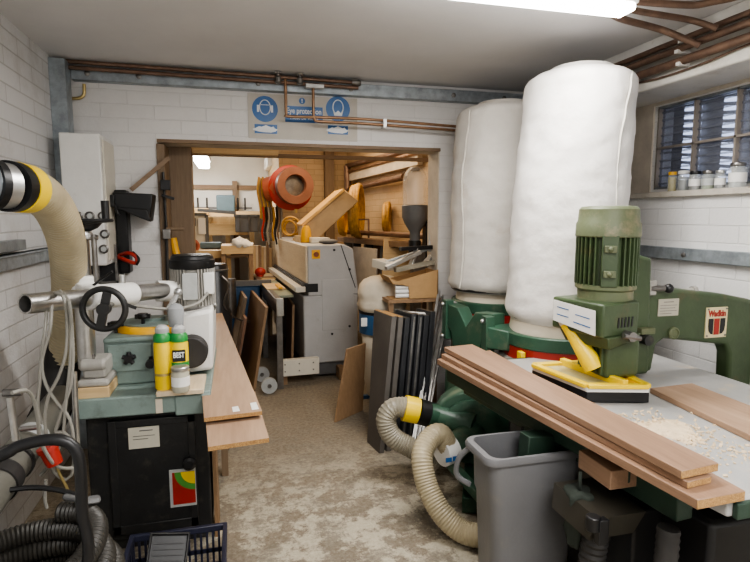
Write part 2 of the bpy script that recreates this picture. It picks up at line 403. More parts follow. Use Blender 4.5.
# ---------------------------------------------------------------- pipes
def pipe(label, pts, r, mat='copper', group=None, name='pipe', clips=()):
    o = single(name, G().tube(spline(pts, .03), r, 14), mat, label, 'pipe', group)
    return o
a, b = at(57, 71, y=4.18), at(352, 80, y=4.18)
p = single('pipe', G().cyl((a.x, 4.19, 2.694), (.95, 4.19, 2.672), .014), 'copper', 'upper brown pipe along the channel above the doorway', 'pipe')
obj('end_cap', G().lathe((.93, 4.19, 2.672), [(.02, -.03), (.024, -.02), (.024, .03), (.018, .04)], 14, (1, 0, 0)), 'steel_d', p)
single('pipe', G().cyl((a.x, 4.19, 2.655), (.95, 4.19, 2.635), .014), 'copper', 'lower brown pipe along the channel above the doorway', 'pipe')
single('pipe', G().tube(spline([(.395, 4.17, 2.66), (.395, 4.17, 2.43), (.40, 4.17, 2.405), (.44, 4.17, 2.395), (1.0, 4.17, 2.40), (1.78, 4.17, 2.375)], .02), .011, 12), 'copper2', 'thin copper pipe dropping past the left edge of the blue eye sign', 'pipe')
q = single('pipe', G().tube(spline([(.60, 4.17, 2.62), (.60, 4.17, 2.42), (.605, 4.17, 2.385), (.65, 4.17, 2.368), (1.0, 4.17, 2.366), (1.78, 4.17, 2.345)], .02), .011, 12), 'copper2', 'thin copper pipe dropping over the middle of the blue eye sign', 'pipe')
obj('bracket', G().box(.54, .68, 4.14, 4.2, 2.605, 2.635), 'alu', q, bev=.003)
obj('pipe_clip', G().box(1.14, 1.17, 4.15, 4.22, 2.34, 2.41), 'alu', q, bev=.003)
for x, l in ((.34, 'left'), (.50, 'right')):
    v = thing('valve', (x, 4.16, 2.66), 'small grey pipe valve under the ceiling, %s one above the eye sign' % l, 'valve')
    obj('body', G().lathe((x, 4.16, 2.625), [(.016, 0), (.024, .01), (.024, .04), (.014, .05), (.014, .07)], 12), 'steel_d', v)
    obj('handle', G().lathe((x, 4.16, 2.692), [(.03, 0), (.034, .004), (.03, .012)], 8), 'alu', v)
single('conduit', G().tube(spline([at(84, 84, y=4.27), at(84, 94, y=4.27), at(80, 98, y=4.27), at(68, 99, y=4.27), at(64, 103, y=4.27), at(63, 131, y=4.27)], .02), .011, 10), 'brass', 'thin brass coloured conduit bending down to the white electrical cabinet', 'conduit')
# right hand pipes hung below the ceiling and along the lintel
PX = 2.44
for k, (x, z, r, l) in enumerate(((2.455, 2.52, .024, 'lowest and thickest brown pipe running along the window lintel'), (2.44, 2.585, .020, 'middle brown pipe running along the window lintel'), (2.46, 2.64, .016, 'topmost thin brown pipe running along the window lintel'))):
    o = single('pipe', G().cyl((x, -1.5, z), (x, 4.2, z), r, seg=16), 'copper', l, 'pipe')
    for y in (2.62, 3.35, 1.1): obj('pipe_clip', G().box(x - .03, 2.51, y - .012, y + .012, z - .028, z - .01), 'white', o)
single('pipe', G().tube(spline([(1.75, 2.40, 2.675), (1.95, 2.52, 2.672), (2.22, 2.585, 2.668), (2.30, 2.56, 2.64), (2.42, 2.46, 2.55)], .02), .018, 14), 'copper', 'brown pipe crossing under the ceiling from the lamp to the lintel, nearer the bags', 'pipe')
single('pipe', G().tube(spline([(1.75, 2.36, 2.68), (1.95, 2.42, 2.675), (2.28, 2.44, 2.668), (2.36, 2.42, 2.65), (2.44, 2.36, 2.60)], .02), .016, 14), 'copper', 'brown pipe crossing under the ceiling beside the lamp, ending on the middle pipe', 'pipe')
single('pipe', G().tube(spline([(1.6, 2.36, 2.685), (2.14, 2.33, 2.685), (2.26, 2.25, 2.68), (2.34, 2.0, 2.675), (2.40, 1.0, 2.672)], .02), .017, 14), 'copper', 'brown ceiling pipe turning the corner towards the camera at upper right', 'pipe')
single('cable', cable([(2.49, 3.0, 2.49), (2.488, 2.8, 2.475), (2.487, 2.5, 2.478), (2.487, 2.2, 2.50), (2.487, 1.6, 2.52)], .006), 'copper', 'thin brown cable sagging across the face of the window lintel', 'cable')
single('conduit', G().box(2.462, 2.5, 2.0, 4.2, 2.655, 2.709), 'white', 'white cable trunking along the corner of ceiling and window wall', 'trunking', bev=.004)

# ---------------------------------------------------------------- safety sign
sg = thing('safety_sign', (.53, YB - .004, 2.42), 'white safety board with blue ear and mask symbols above the doorway', 'sign')
s0, s1 = .122, .965; zt, zb_ = 2.575, 2.245
obj('board', G().box(s0, s1, YB - .006, YB - .001, zb_, zt), M('aged_white_board', (.50, .465, .41), .5, var=.05, dirt=(.5, .4, .28), dirt_amt=.1), sg)
yf = YB - .007
def roundel(u, v, r):
    c = at(u, v, y=yf); obj('roundel', disc(c, r, (0, -1, 0), .0015), 'sblue', sg); return c
W['pict'] = M('white_print', (.75, .77, .78), .5, var=.02, bump=0)
c = roundel(265, 109, .096)
g = G().torus(c + Vector((0, -.002, .012)), .047, .004, (0, 1, 0), sx=.85, sy=1.15)
g.obox(c + Vector((-.052, -.002, .002)), (.016, .003, .052)); g.obox(c + Vector((.052, -.002, .002)), (.016, .003, .052))
g.obox(c + Vector((0, -.002, .03)), (.06, .003, .004)); obj('ear_symbol', g, 'pict', sg)
c = roundel(338, 109, .096)
g = G().torus(c + Vector((0, -.002, .012)), .05, .0045, (0, 1, 0), sx=.82, sy=1.1)
g.prism([(-.042, -.01), (-.02, -.03), (0, -.012), (.02, -.03), (.042, -.01), (.03, -.052), (-.03, -.052)], c + Vector((0, -.0035, 0)), X, Z, Y, .002)
obj('mask_symbol', g, 'pict', sg)
c = at(302, 118, y=yf); c.z += .028; c.x = .535; o = obj('blue_panel', G().box(.40, .69, YB - .009, YB - .005, c.z - .062, c.z + .058), 'sblue', sg)
text('Eye protection', .058, (.545, YB - .0095, c.z + .022), X, Z, 'pict', o, 'lettering', width=.265, bold=.0012)
text('must be worn', .034, (.545, YB - .0095, c.z - .03), X, Z, 'pict', o, 'lettering', width=.21)
c = at(302, 101, y=yf); obj('roundel', disc(c, .024, (0, -1, 0)), 'sblue', sg)
obj('exclamation_mark', G().box(c.x - .004, c.x + .004, YB - .011, YB - .009, c.z - .004, c.z + .016).box(c.x - .004, c.x + .004, YB - .011, YB - .009, c.z - .015, c.z - .008), 'pict', sg)
for u, v, w in ((266, 129, .17), (338, 130, .16)):
    c = at(u, v, y=yf); o = obj('caption_strip', G().box(c.x - w / 2, c.x + w / 2, YB - .009, YB - .005, c.z - .034, c.z + .034), 'sblue', sg)
    poly = [(math.cos(t / 16 * 2 * PI) * w * .52 * (1 + .18 * math.sin(5 * t)), math.sin(t / 16 * 2 * PI) * .024 * (1 + .3 * math.cos(3 * t))) for t in range(16)]
    obj('peeled_patch', G().prism(poly, (c.x, YB - .0095, c.z - .002), X, Z, -Y, .001), 'pict', o)

# ---------------------------------------------------------------- fluorescent lamp
fl = thing('fluorescent_lamp', (1.13, 2.36, CZ), 'long white fluorescent lamp on the ceiling at the top', 'lamp')
obj('housing', G().box(.35, 1.90, 2.31, 2.41, 2.665, CZ - .001), 'white', fl, bev=.006)
W['tube'] = EMIT('fluorescent_diffuser', (1, .97, .93), 11)
obj('diffuser', G().box(.37, 1.88, 2.30, 2.42, 2.625, 2.664), 'tube', fl, bev=.015, bseg=3)
for y, x in ((.2, .9),):
    f2 = thing('fluorescent_lamp', (x, y, CZ), 'second fluorescent lamp on the ceiling behind the camera', 'lamp')  # unseen lamp, added to light the room evenly
    obj('housing', G().box(x - .75, x + .75, y - .05, y + .05, 2.665, CZ - .001), 'white', f2, bev=.006)
    obj('diffuser', G().box(x - .74, x + .74, y - .06, y + .06, 2.625, 2.664), 'tube', f2, bev=.015, bseg=3)

# ================================================================== RIGHT SIDE
# ---------------------------------------------------------------- jars on the ledge
def jar(u, r, h, glass, lid, fill, label, strip=None):
    p = at(u, 186, x=2.75); p.z = 1.812
    j = thing('glass_jar', p, label, 'jar', None)
    obj('body', G().lathe(p, [(r * .9, .001), (r, .008), (r, h * .82), (r * .8, h * .92), (r * .8, h)], 18), glass, j)
    if fill: obj('contents', G().lathe(p, [(r * .85, .004), (r * .88, h * fill[1])], 14), fill[0], j)
    obj('lid', G().lathe(p + Vector((0, 0, h * .93)), [(r * .88, 0), (r * .92, .004), (r * .92, .016), (r * .86, .02)], 18), lid, j)
    if strip: obj('paper_label', G().lathe(p, [(r * 1.02, h * .25), (r * 1.02, h * .65)], 18, cap=False), strip, j)
jar(672, .028, .115, 'glass', 'yellow_o', (M('amber_fluid', (.35, .27, .04), .3), .8), 'small jar of amber fluid, leftmost on the window ledge')
jar(683, .034, .115, 'glass', 'white', (M('grey_screws', (.2, .2, .2), .4, .6), .6), 'glass jar with white lid, second from left on the ledge')
jar(695, .036, .105, 'glass', 'black', ('steel_d', .5), 'jar with black lid and pale label, third from left on the ledge', 'paper')
jar(708, .036, .10, 'glass', 'steel_d', (M('green_fluid', (.16, .2, .08), .4), .6), 'squat jar of greenish bits, fourth from left on the ledge', 'paper_g')
jar(720, .030, .095, 'glass', 'alu', ('steel_d', .6), 'smallest jar, fifth from left on the window ledge', 'paper')
jar(737, .045, .13, 'glass', 'steel_d', ('paper_g', .5), 'largest glass jar, rightmost on the window ledge', 'paper')

# ---------------------------------------------------------------- filter bags
def bagfn(seed, amp, lean=(0, 0), base=0):
    def f(v, a, j):
        w = noise.noise(Vector((math.cos(a) * 1.6 + seed, math.sin(a) * 1.6, v.z * 5))) * amp
        w += noise.noise(Vector((math.cos(a) * 4 + seed, math.sin(a) * 4, v.z * 14))) * amp * .55
        w += noise.noise(Vector((math.cos(a) * 2.2 + seed, math.sin(a) * 2.2 + v.z * 3, v.z * 30))) * amp * .35
        w -= abs(noise.noise(Vector((math.cos(a) * 2 - seed, math.sin(a) * 2, v.z * 8 + math.cos(a) * 3)))) * amp * .8
        k = 1 + w
        return Vector((v.x * k + lean[0] * (v.z - base), v.y * k + lean[1] * (v.z - base), v.z))
    return f
def bag(name, c, r, z0, z1, mat, label, seed, lean=(0, 0), cat='filter bag'):
    t = thing(name, (c[0], c[1], z0), label, cat)
    h = z1 - z0; prof = []; n = 64
    for i in range(n + 1):
        s = i / n
        rr = r * (1 - .14 * max(0, 1 - s / .06) ** 2)                    # drawn in at the clamp
        rr *= 1 + .02 * math.sin(s * 9 + seed)
        if s > .93: rr *= math.sqrt(max(0, 1 - ((s - .93) / .07) ** 2)) * .25 + .75 * (1 - ((s - .93) / .07) ** 3 * .25)
        prof.append((rr, s * h))
    prof += [(r * .55, h * 1.012), (r * .25, h * 1.016), (.002, h * 1.016)]
    obj('cloth', G().lathe((c[0], c[1], z0), prof, 72, fn=bagfn(seed, .028, lean), cap=False), mat, t, ang=180)
    return t
def seam(t, c, r, z0, z1, ang, lean, mat, seed):
    pts = []
    f = bagfn(seed, .028, lean)
    for i in range(50):
        z = (z1 - z0) * (.03 + .92 * i / 49); v = f(Vector((r * 1.012 * math.cos(ang + .06 * math.sin(i * .15)), r * 1.012 * math.sin(ang + .06 * math.sin(i * .15)), z)), ang, 0)
        pts.append(Vector((c[0], c[1], z0)) + v)
    obj('seam', G().tube(pts, .006, 6), mat, t)
W['seam'] = M('seam_tape', (.62, .59, .53), .8)
b1 = bag('filter_bag', (1.925, 2.92), .326, 1.02, 2.505, 'canvas', 'large bright white dust filter bag, nearer of the two tall bags', 3.1, (.065, 0))
seam(b1, (1.925, 2.92), .326, 1.02, 2.505, R(-74), (.065, 0), 'seam', 3.1)
obj('clamp_band', G().lathe((1.925, 2.92, 1.035), [(.280, 0), (.290, .004), (.290, .018), (.280, .022)], 48, cap=False), 'black', b1)
b2 = bag('filter_bag', (1.925, 3.78), .35, 1.09, 2.47, 'canvas_d', 'greyer dust filter bag behind, beside the doorway', 8.7, (.03, 0))
seam(b2, (1.925, 3.78), .36, 1.09, 2.47, R(-160), (.03, 0), 'seam', 8.7)
obj('clamp_band', G().lathe((1.925, 3.78, 1.10), [(.318, 0), (.326, .004), (.326, .022), (.318, .026)], 48, cap=False), 'black', b2)
# ---------------------------------------------------------------- twin bag dust extractor
de = thing('dust_extractor', (1.95, 3.35, 0), 'green twin bag dust extractor under the two white filter bags', 'dust extractor')
for (cx_, cy_, zt_) in ((1.925, 2.92, 1.02), (1.925, 3.78, 1.09)):
    obj('collar', G().lathe((cx_, cy_, zt_ - .07), [(.29, 0), (.28, .075)], 48, cap=False), 'canvas_c', de)
    d = obj('drum_ring', G().lathe((cx_, cy_, zt_ - .21), [(.315, .065), (.322, .071), (.322, .14), (.315, .146), (.28, .146)], 48), 'green_b', de)
    obj('band', G().lathe((cx_, cy_, zt_ - .22), [(.316, 0), (.316, .075)], 48, cap=False), 'red', d)
    obj('clamp_lever', G().obox((cx_ - .315, cy_ - .13, zt_ - .20), (.03, .05, .09)), 'yellow', d, bev=.004)
# Y shaped transition plates
g = G().prism([(-.28, 0), (-.28, -.10), (-.17, -.20), (-.12, -.42), (.12, -.42), (.17, -.20), (.28, -.10), (.28, 0), (.10, -.015), (0, -.13), (-.10, -.015)], (1.50, 3.34, 1.04), (.22, -.975, 0), Z, (.975, .22, 0), .10)
obj('transition_duct', g, 'green_b', de, bev=.006)
for q in ((1.44, 1.50, 3.55, 3.62, .78, 1.06), (1.50, 1.56, 3.03, 3.1, .76, 1.03)): obj('flange', G().box(*q), 'green_b', de, bev=.003)
for (y, z) in ((3.585, 1.03), (3.585, .80), (3.065, 1.0), (3.065, .80)):
    obj('bolt', G().lathe((1.49 if y > 3.3 else 1.50, y, z), [(.018, -.0), (.018, -.03), (.008, -.05)][::-1], 6, (-1, 0, 0)).ball((1.43 if y > 3.3 else 1.49, y, z), .014), 'alu', de)
obj('duct_box', G().hexa([(1.50, 3.04, .83), (1.60, 2.93, .83), (1.80, 2.93, .83), (1.80, 3.1, .83), (1.52, 3.1, .83)], [(1.50, 3.04, .97), (1.60, 2.93, .955), (1.80, 2.93, .955), (1.80, 3.1, .97), (1.52, 3.1, .97)]), 'green_b', de, bev=.008)
g = G().tube(spline([(1.50, 3.34, .66), (1.48, 3.3, .45), (1.46, 3.2, .36)], .03), .13, 24)
obj('down_duct', g, 'green_b', de)
for (cx_, cy_, s_) in ((1.925, 3.78, 5.5), (1.925, 2.92, 2.1)):
    prof = [(.05, .02), (.22, .03), (.30, .10)] + [(.325 + .01 * math.sin(i), .12 + i * .045) for i in range(14)] + [(.345, .80)]
    obj('dust_sack', G().lathe((cx_, cy_, 0), prof, 60, fn=bagfn(s_, .07)), 'poly', de, ang=180)
# fan housing with two inlets pointing at the camera's left
fc = Vector((1.40, 3.0, .36))
obj('fan_housing', G().lathe(fc + Vector((0, .02, 0)), [(.16, -.10), (.225, -.085), (.235, -.07), (.235, .07), (.225, .085), (.16, .10)], 40, (-.35, -.94, 0)), 'green_b', de, bev=.004)
obj('fan_cover', G().lathe(fc + Vector((-.035, -.08, 0)), [(.19, 0), (.19, .015), (.15, .03), (.14, .03)], 40, (-.35, -.94, 0)), 'green_b', de)
obj('fan_motor', G().lathe(fc + Vector((.12, .28, 0)), [(.10, -.2), (.12, -.19), (.12, .05), (.10, .08)], 28, (-.35, -.94, 0)), 'green_b', de)
obj('base_bar', G().bar((1.22, 2.62, .05), (1.62, 3.45, .05), .08, .09), 'green_b', de, bev=.005)
obj('base_bar', G().box(1.40, 2.2, 2.6, 2.66, .02, .08), 'green_b', de, bev=.005)
obj('base_bar', G().box(1.45, 2.2, 3.9, 3.96, .02, .08), 'green_b', de, bev=.005)
obj('sloping_strut', G().bar((1.08, 2.9, .34), (1.34, 2.36, .03), .05, .05), 'green_b', de, bev=.005)
for (x, y, h) in ((1.63, 2.56, .78), (1.62, 3.38, .66), (2.3, 3.38, .8)):
    obj('leg', G().box(x - .025, x + .025, y - .025, y + .025, 0, h), 'green_b', de, bev=.003)
inl = obj('inlet_pipe', G().tube([fc + Vector((-.04, -.12, .03)), Vector((1.20, 3.02, .42)), Vector((1.13, 3.03, .44))], [.085, .072, .07], 28), 'green_b', de)
obj('inlet_pipe', G().tube([fc + Vector((-.04, -.1, -.03)), Vector((1.24, 2.80, .34)), Vector((1.14, 2.74, .33))], [.09, .08, .078], 28), 'green_b', de)
obj('sleeve', G().cyl(at(442, 418, y=3.04), at(418, 411, y=3.055), .078, seg=28), 'black', inl)
# hoses
hz = thing('suction_hose', (.95, 3.0, 0), 'grey corrugated hose with yellow tape looping down behind the other hose', 'hose')
P1 = [at(415, 409, y=3.06), at(404, 407, y=3.07), at(392, 409, y=3.08), at(386, 420, y=3.08), at(392, 436, y=3.06), at(408, 446, y=3.03), (1.06, 2.98, .22), (1.16, 2.96, .16)]
obj('corrugated_tube', hose(P1, .062, .035, .009), 'hose_p', hz)
obj('tape_band', G().cyl(at(418, 411, y=3.055), at(404, 408, y=3.07), .080, seg=28), 'yellow', hz)
hz = thing('suction_hose', (.98, 2.5, 0), 'tan corrugated hose curving down from the green fan behind the bin', 'hose')
P2 = [(1.15, 2.745, .335), at(440, 434, y=2.72), at(428, 441, y=2.68), at(422, 458, y=2.62), at(427, 485, y=2.55), at(441, 512, y=2.46), at(462, 531, y=2.38), (1.18, 2.30, .07), (1.42, 2.24, .068)]
obj('corrugated_tube', hose(P2, .058, .03, .008), 'hose', hz)
o = obj('cuff', G().cyl((1.17, 2.75, .337), (1.09, 2.725, .33), .08, seg=28), 'paper', hz)
obj('cuff_mark', G().box(1.085, 1.12, 2.640, 2.644, .31, .335).box(1.13, 1.16, 2.648, 2.652, .31, .335), 'sblue', o)

# ---------------------------------------------------------------- overhead router with radial arm
TZ = .835
W['green_d'] = M('dark_green_frame_paint', (.022, .045, .03), .45, var=.2)
rt = thing('overhead_router', (2.2, 2.2, 0), 'green overhead router with radial arm and badge beside the right wall', 'router')
AY0, AY1 = 2.24, 2.33
PB = lambda u, v: (lambda p: (p.x, p.z))(at(u, v, y=AY0))
poly = [PB(645, 279), PB(657, 287), PB(690, 290), PB(725, 294), PB(750, 299)]
ax_r = 2.69
poly += [(ax_r, 1.20), (ax_r, 0.02), (PB(730, 420)[0], 0.02), (PB(730, 345)[0], PB(730, 354)[1]), PB(726, 345), PB(665, 339), PB(657, 345), PB(652, 372), PB(640, 372)]
arm = obj('arm', G().prism([(x, z) for x, z in poly], (0, AY0, 0), X, Z, Y, AY1 - AY0), 'green', rt, bev=.02, bseg=3)
# slide column behind the motor
q0, q1 = at(618, 252, y=2.16), at(655, 372, y=2.16)
obj('slide', G().hexa([(1.80, 2.20, .87), (1.985, 2.20, .87), (1.985, 2.44, .87), (1.80, 2.44, .87)], [(1.80, 2.21, 1.49), (1.975, 2.21, 1.45), (1.975, 2.44, 1.45), (1.80, 2.44, 1.49)]), 'green', rt, bev=.018, bseg=3)
sc = obj('height_screw', G().cyl((1.89, 2.3, 1.45), (1.89, 2.3, 1.62), .012), 'steel_d', rt)
obj('lock_nut', G().lathe((1.89, 2.3, 1.60), [(.03, 0), (.034, .006), (.034, .035), (.026, .04)], 16), 'steel_d', sc)
obj('washer', G().cyl((1.89, 2.3, 1.47), (1.89, 2.3, 1.482), .03), 'alu', sc)
obj('washer', G().cyl((1.90, 2.3, 1.638), (1.90, 2.3, 1.646), .046), 'alu', sc)
k = obj('lock_lever', G().cyl((1.98, 2.22, 1.30), (2.05, 2.20, 1.30), .014), 'steel_d', rt); obj('ball_knob', G().ball((2.065, 2.195, 1.30), .024), 'black', k)
obj('lock_bracket', G().box(1.97, 2.01, 2.21, 2.25, 1.265, 1.34), 'castgrey', rt, bev=.006)
k = obj('feed_knob', G().cyl((1.93, 2.21, 1.055), (1.93, 2.15, 1.055), .026), 'blackm', rt); obj('bracket', G().box(1.90, 1.98, 2.17, 2.21, 1.08, 1.11), 'green_l', k, bev=.003)
obj('grease_fitting', G().cyl((2.19, 2.28, 1.265), (2.29, 2.28, 1.27), .016, seg=14).cyl((2.29, 2.28, 1.27), (2.312, 2.28, 1.272), .024, seg=8).cyl((2.14, 2.28, 1.25), (2.19, 2.28, 1.28), .007, seg=8), 'castgrey', rt)
# badge
bc = at(716, 322, y=AY0 - .002)
bd = obj('badge', G().box(bc.x - .068, bc.x + .068, AY0 - .006, AY0 + .004, bc.z - .082, bc.z + .078), M('cream_badge', (.70, .60, .36), .4, var=.05), rt, bev=.002)
yb = AY0 - .007
text('Wadkin', .045, (bc.x, yb, bc.z + .045), X, Z, 'red', bd, 'lettering', width=.112, bold=.002)
for q in ([(-.054, .02), (-.022, .02), (-.022, -.064), (-.038, -.06), (-.05, -.045), (-.054, -.02)], [(.054, .02), (.022, .02), (.022, -.064), (.038, -.06), (.05, -.045), (.054, -.02)]): obj('black_shape', G().prism(q, (bc.x, yb, bc.z), X, Z, -Y, .001), 'black', bd)
obj('red_stripe', G().box(bc.x - .017, bc.x + .017, yb - .001, yb, bc.z - .066, bc.z + .02), 'red', bd)
for sx in (-1, 1):
    for sz in (-1, 1): obj('screw', G().cyl((bc.x + sx * .058, yb + .001, bc.z + sz * .07), (bc.x + sx * .058, yb - .003, bc.z + sz * .07), .005, seg=10), 'steel_d', bd)
pc = at(668, 307, y=AY0)
pl = obj('instruction_plate', G().box(pc.x - .062, pc.x + .062, AY0 - .004, AY0 + .004, pc.z - .045, pc.z + .042), M('tarnished_plate', (.48, .45, .37), .4, .3, var=.08), rt)
obj('engraving', G().box(pc.x - .03, pc.x + .03, AY0 - .005, AY0 - .004, pc.z + .024, pc.z + .029).box(pc.x - .05, pc.x + .05, AY0 - .005, AY0 - .004, pc.z + .008, pc.z + .011).box(pc.x - .05, pc.x + .04, AY0 - .005, AY0 - .004, pc.z - .006, pc.z - .003).box(pc.x - .05, pc.x + .05, AY0 - .005, AY0 - .004, pc.z - .02, pc.z - .017).box(pc.x - .05, pc.x + .02, AY0 - .005, AY0 - .004, pc.z - .034, pc.z - .031), 'steel_d', pl)
bl = at(673, 333, y=AY0); obj('round_boss', G().lathe((bl.x, AY0 + .002, bl.z), [(.032, 0), (.032, .012), (.024, .016), (.02, .01)], 24, (0, -1, 0)), 'green_l', rt)
# motor
mc = Vector((1.665, 2.15, 0))
mo = obj('motor_body', G().cyl(mc + Z * 1.34, mc + Z * 1.575, .114, seg=40), 'green', rt)
for i in range(34):
    a = i / 34 * 2 * PI
    if abs(math.atan2(math.sin(a - R(-122)), math.cos(a - R(-122)))) < .32: continue
    c = mc + Vector((math.cos(a) * .122, math.sin(a) * .122, 1.455)); obj('cooling_fin', G().obox(c, (.030, .007, .225), (0, 0, a)), 'green', mo)
obj('fan_cowl', G().lathe(mc, [(.138, 1.560), (.142, 1.565), (.140, 1.62), (.133, 1.632), (.129, 1.685), (.119, 1.697), (.09, 1.70), (.002, 1.70)], 44, cap=False), 'green_l', mo)
obj('motor_flange', G().lathe(mc, [(.11, 1.265), (.122, 1.27), (.122, 1.315), (.134, 1.325), (.134, 1.345)], 40), 'green_l', mo)
ta = R(-122); tc = mc + Vector((math.cos(ta) * .125, math.sin(ta) * .125, 1.455))
tb = obj('terminal_strip', G().obox(tc, (.03, .07, .23), (0, 0, ta)), 'green', mo, bev=.004)
for z in (1.40, 1.51): obj('lug', G().obox(mc + Vector((math.cos(ta) * .153, math.sin(ta) * .153, z)), (.02, .05, .03), (0, 0, ta)).ball(mc + Vector((math.cos(ta) * .163, math.sin(ta) * .163, z)), .012), 'green_l', tb, bev=.003)
# gear box below the motor
F0, F1, F2, F3 = at(563, 292, y=2.22), at(602, 305, y=2.02), at(640, 297, y=2.06), at(600, 286, y=2.28)
def qz(lst, z): return [(p.x, p.y, z) for p in lst]
A = [Vector((1.46, 2.26, 0)), Vector((1.525, 1.97, 0)), Vector((1.75, 2.02, 0)), Vector((1.80, 2.34, 0))]
gb = obj('gear_box', G().hexa(qz(A, 1.125), qz(A, 1.275)), 'green', rt, bev=.012, bseg=3)
obj('lower_skirt', G().hexa([(1.50, 2.2, 1.07), (1.57, 1.98, 1.07), (1.76, 2.03, 1.10), (1.80, 2.3, 1.10)], [(1.48, 2.23, 1.13), (1.545, 1.96, 1.13), (1.76, 2.01, 1.13), (1.81, 2.32, 1.13)]), 'green', gb, bev=.006)
d = (A[1] - A[0]).normalized(); nn = Vector((d.y, -d.x, 0)); nn = nn if nn.x < 0 else -nn
o0 = A[0] + d * .03 + nn * .012
pn = obj('name_panel', G().prism([(-.005, 1.165), (.24, 1.135), (.235, 1.245), (-.005, 1.262)], (o0.x, o0.y, 0), d, Z, nn, .005), 'white', gb)
obj('small_print', G().prism([(.02, 1.235), (.09, 1.23), (.09, 1.226), (.02, 1.231)], (o0.x, o0.y, 0) + nn * 0 if False else Vector((o0.x, o0.y, 0)) + nn * .0055, d, Z, nn, .001).prism([(.13, 1.215), (.21, 1.208), (.21, 1.204), (.13, 1.211)], Vector((o0.x, o0.y, 0)) + nn * .0055, d, Z, nn, .001).prism([(.12, 1.18), (.215, 1.17), (.215, 1.165), (.12, 1.175)], Vector((o0.x, o0.y, 0)) + nn * .0055, d, Z, nn, .001).prism([(.02, 1.20), (.09, 1.195), (.09, 1.191), (.02, 1.196)], Vector((o0.x, o0.y, 0)) + nn * .0055, d, Z, nn, .001), 'sblue', pn)
e2 = (A[2] - A[1]).normalized(); n2 = Vector((e2.y, -e2.x, 0))
for k in range(5):
    p = A[1] + e2 * (.09 + .022 * k); obj('vent_slot', G().prism([(0, 0), (.010, 0), (.013, .045), (.003, .045)], Vector((p.x, p.y, 1.165)) + n2 * .0005, e2, Z, n2, .002), 'black', gb)
p = A[1] + e2 * .14 + n2 * .02; k = obj('locking_screw', G().cyl((p.x, p.y + .03, 1.13), (p.x, p.y - .03, 1.13), .022, seg=16).cyl((p.x - .04, p.y - .02, 1.135), (p.x + .045, p.y - .02, 1.12), .012, seg=10), 'steel_d', gb)
sp = obj('spindle_housing', G().box(1.59, 1.77, 2.02, 2.24, .925, 1.125), 'green', rt, bev=.02, bseg=3)
for k in range(5): obj('rib', G().box(1.578, 1.592, 2.04 + k * .035, 2.052 + k * .035, .94, 1.08), 'green', sp)
obj('spindle_collar', G().cyl((1.68, 2.12, .86), (1.68, 2.12, .93), .06), 'steel_d', sp)
# yellow guard with brush skirt
g0 = Vector((1.425, 2.36, 0)); g1 = Vector((1.475, 1.99, 0)); g2 = Vector((1.735, 1.915, 0)); g3 = Vector((1.78, 2.33, 0))
gd = obj('brush_guard', G().hexa(qz([g0, g1, g2, g3], .885), qz([g0, g1, g2, g3], .905)), 'white', rt, bev=.003)
obj('brush_skirt', G().hexa(qz([g0, g1, g2, g3], .842), qz([g0, g1, g2, g3], .888)), 'black', gd, bev=.002)
def inset(a, b, t): return a + (b - a) * t
cen = (g0 + g1 + g2 + g3) / 4
gi = [inset(p, cen, .03) for p in (g0, g1, g2, g3)]
g = G()
for i in range(4): 
    a_, b_ = gi[i], gi[(i + 1) % 4]; g.bar((a_.x, a_.y, .914), (b_.x, b_.y, .914), .035, .02)
mid0 = inset(g0, g3, .45); mid1 = inset(g1, g2, .62)
g.bar((mid0.x, mid0.y, .925), (mid1.x, mid1.y, .925), .03, .035)
obj('guard_frame', g, 'yellow', gd, bev=.004)
obj('guard_window', G().hexa(qz(gi, .906), qz(gi, .909)), M('scuffed_clear_sheet', (.45, .40, .22), .3, var=.3), gd)
obj('guard_plate', G().hexa(qz([mid0, mid1, gi[2], gi[3]], .909), qz([mid0, mid1, gi[2], gi[3]], .914)), 'yellow_o', gd)
# yellow dust chute
o = obj('dust_chute', G().tube([at(594, 368, y=2.08), at(588, 357, y=2.10), at(580, 345, y=2.13), at(571, 331, y=2.17), at(566, 322, y=2.20)], [.046, .044, .036, .030, .032], 20), 'yellow', rt)
obj('chute_tape', G().cyl(at(567, 324, y=2.19), at(562, 312, y=2.22), .033, .036, seg=20), 'canvas_c', o)
# table and base
def slab(x0f, x0n, yf, yn, x1, z0, z1): return G().hexa([(x0n, yn, z0), (x1, yn, z0), (x1, yf, z0), (x0f, yf, z0)], [(x0n, yn, z1), (x1, yn, z1), (x1, yf, z1), (x0f, yf, z1)])
tb = obj('table', slab(1.15, 1.355, 2.75, 1.17, 2.42, TZ - .05, TZ), 'table', rt, bev=.006)
obj('table_edge', G().bar((1.302, 1.5, TZ - .052), (1.14, 2.76, TZ - .052), .02, .10).box(1.14, 2.42, 2.75, 2.77, TZ - .10, TZ - .002).box(1.37, 2.42, 1.15, 1.168, TZ - .05, TZ - .002), 'green_d', tb, bev=.003)
for xf in (1.24, 2.1): obj('table_beam', G().bar((xf + .14, 1.34, TZ - .105), (xf, 2.7, TZ - .105), .07, .11), 'green_d', rt, bev=.004)
obj('pedestal', G().box(1.45, 2.30, 1.30, 2.30, 0, TZ - .16).box(1.40, 2.38, 1.22, 2.40, 0, .08), 'black', rt, bev=.02)  # pedestal and motor box blackened to stand in for shade under the table
obj('motor_box', G().box(1.33, 1.45, 1.5, 1.75, .32, .62), 'black', rt, bev=.01)
for y in (2.03, 1.93): 
    k = obj('table_clamp', G().cyl((1.19, y, .79 - .05), (1.19, y, .62), .007).cyl((1.19, y - .03, .63), (1.19, y + .03, .63), .01), 'blackm', rt)
wb_ = obj('wooden_fence_block', G().box(at(611, 470, y=1.5).x, at(648, 470, y=1.5).x, 1.5, 1.68, at(600, 492, y=1.5).z, .785), 'wood_h', rt, bev=.003)
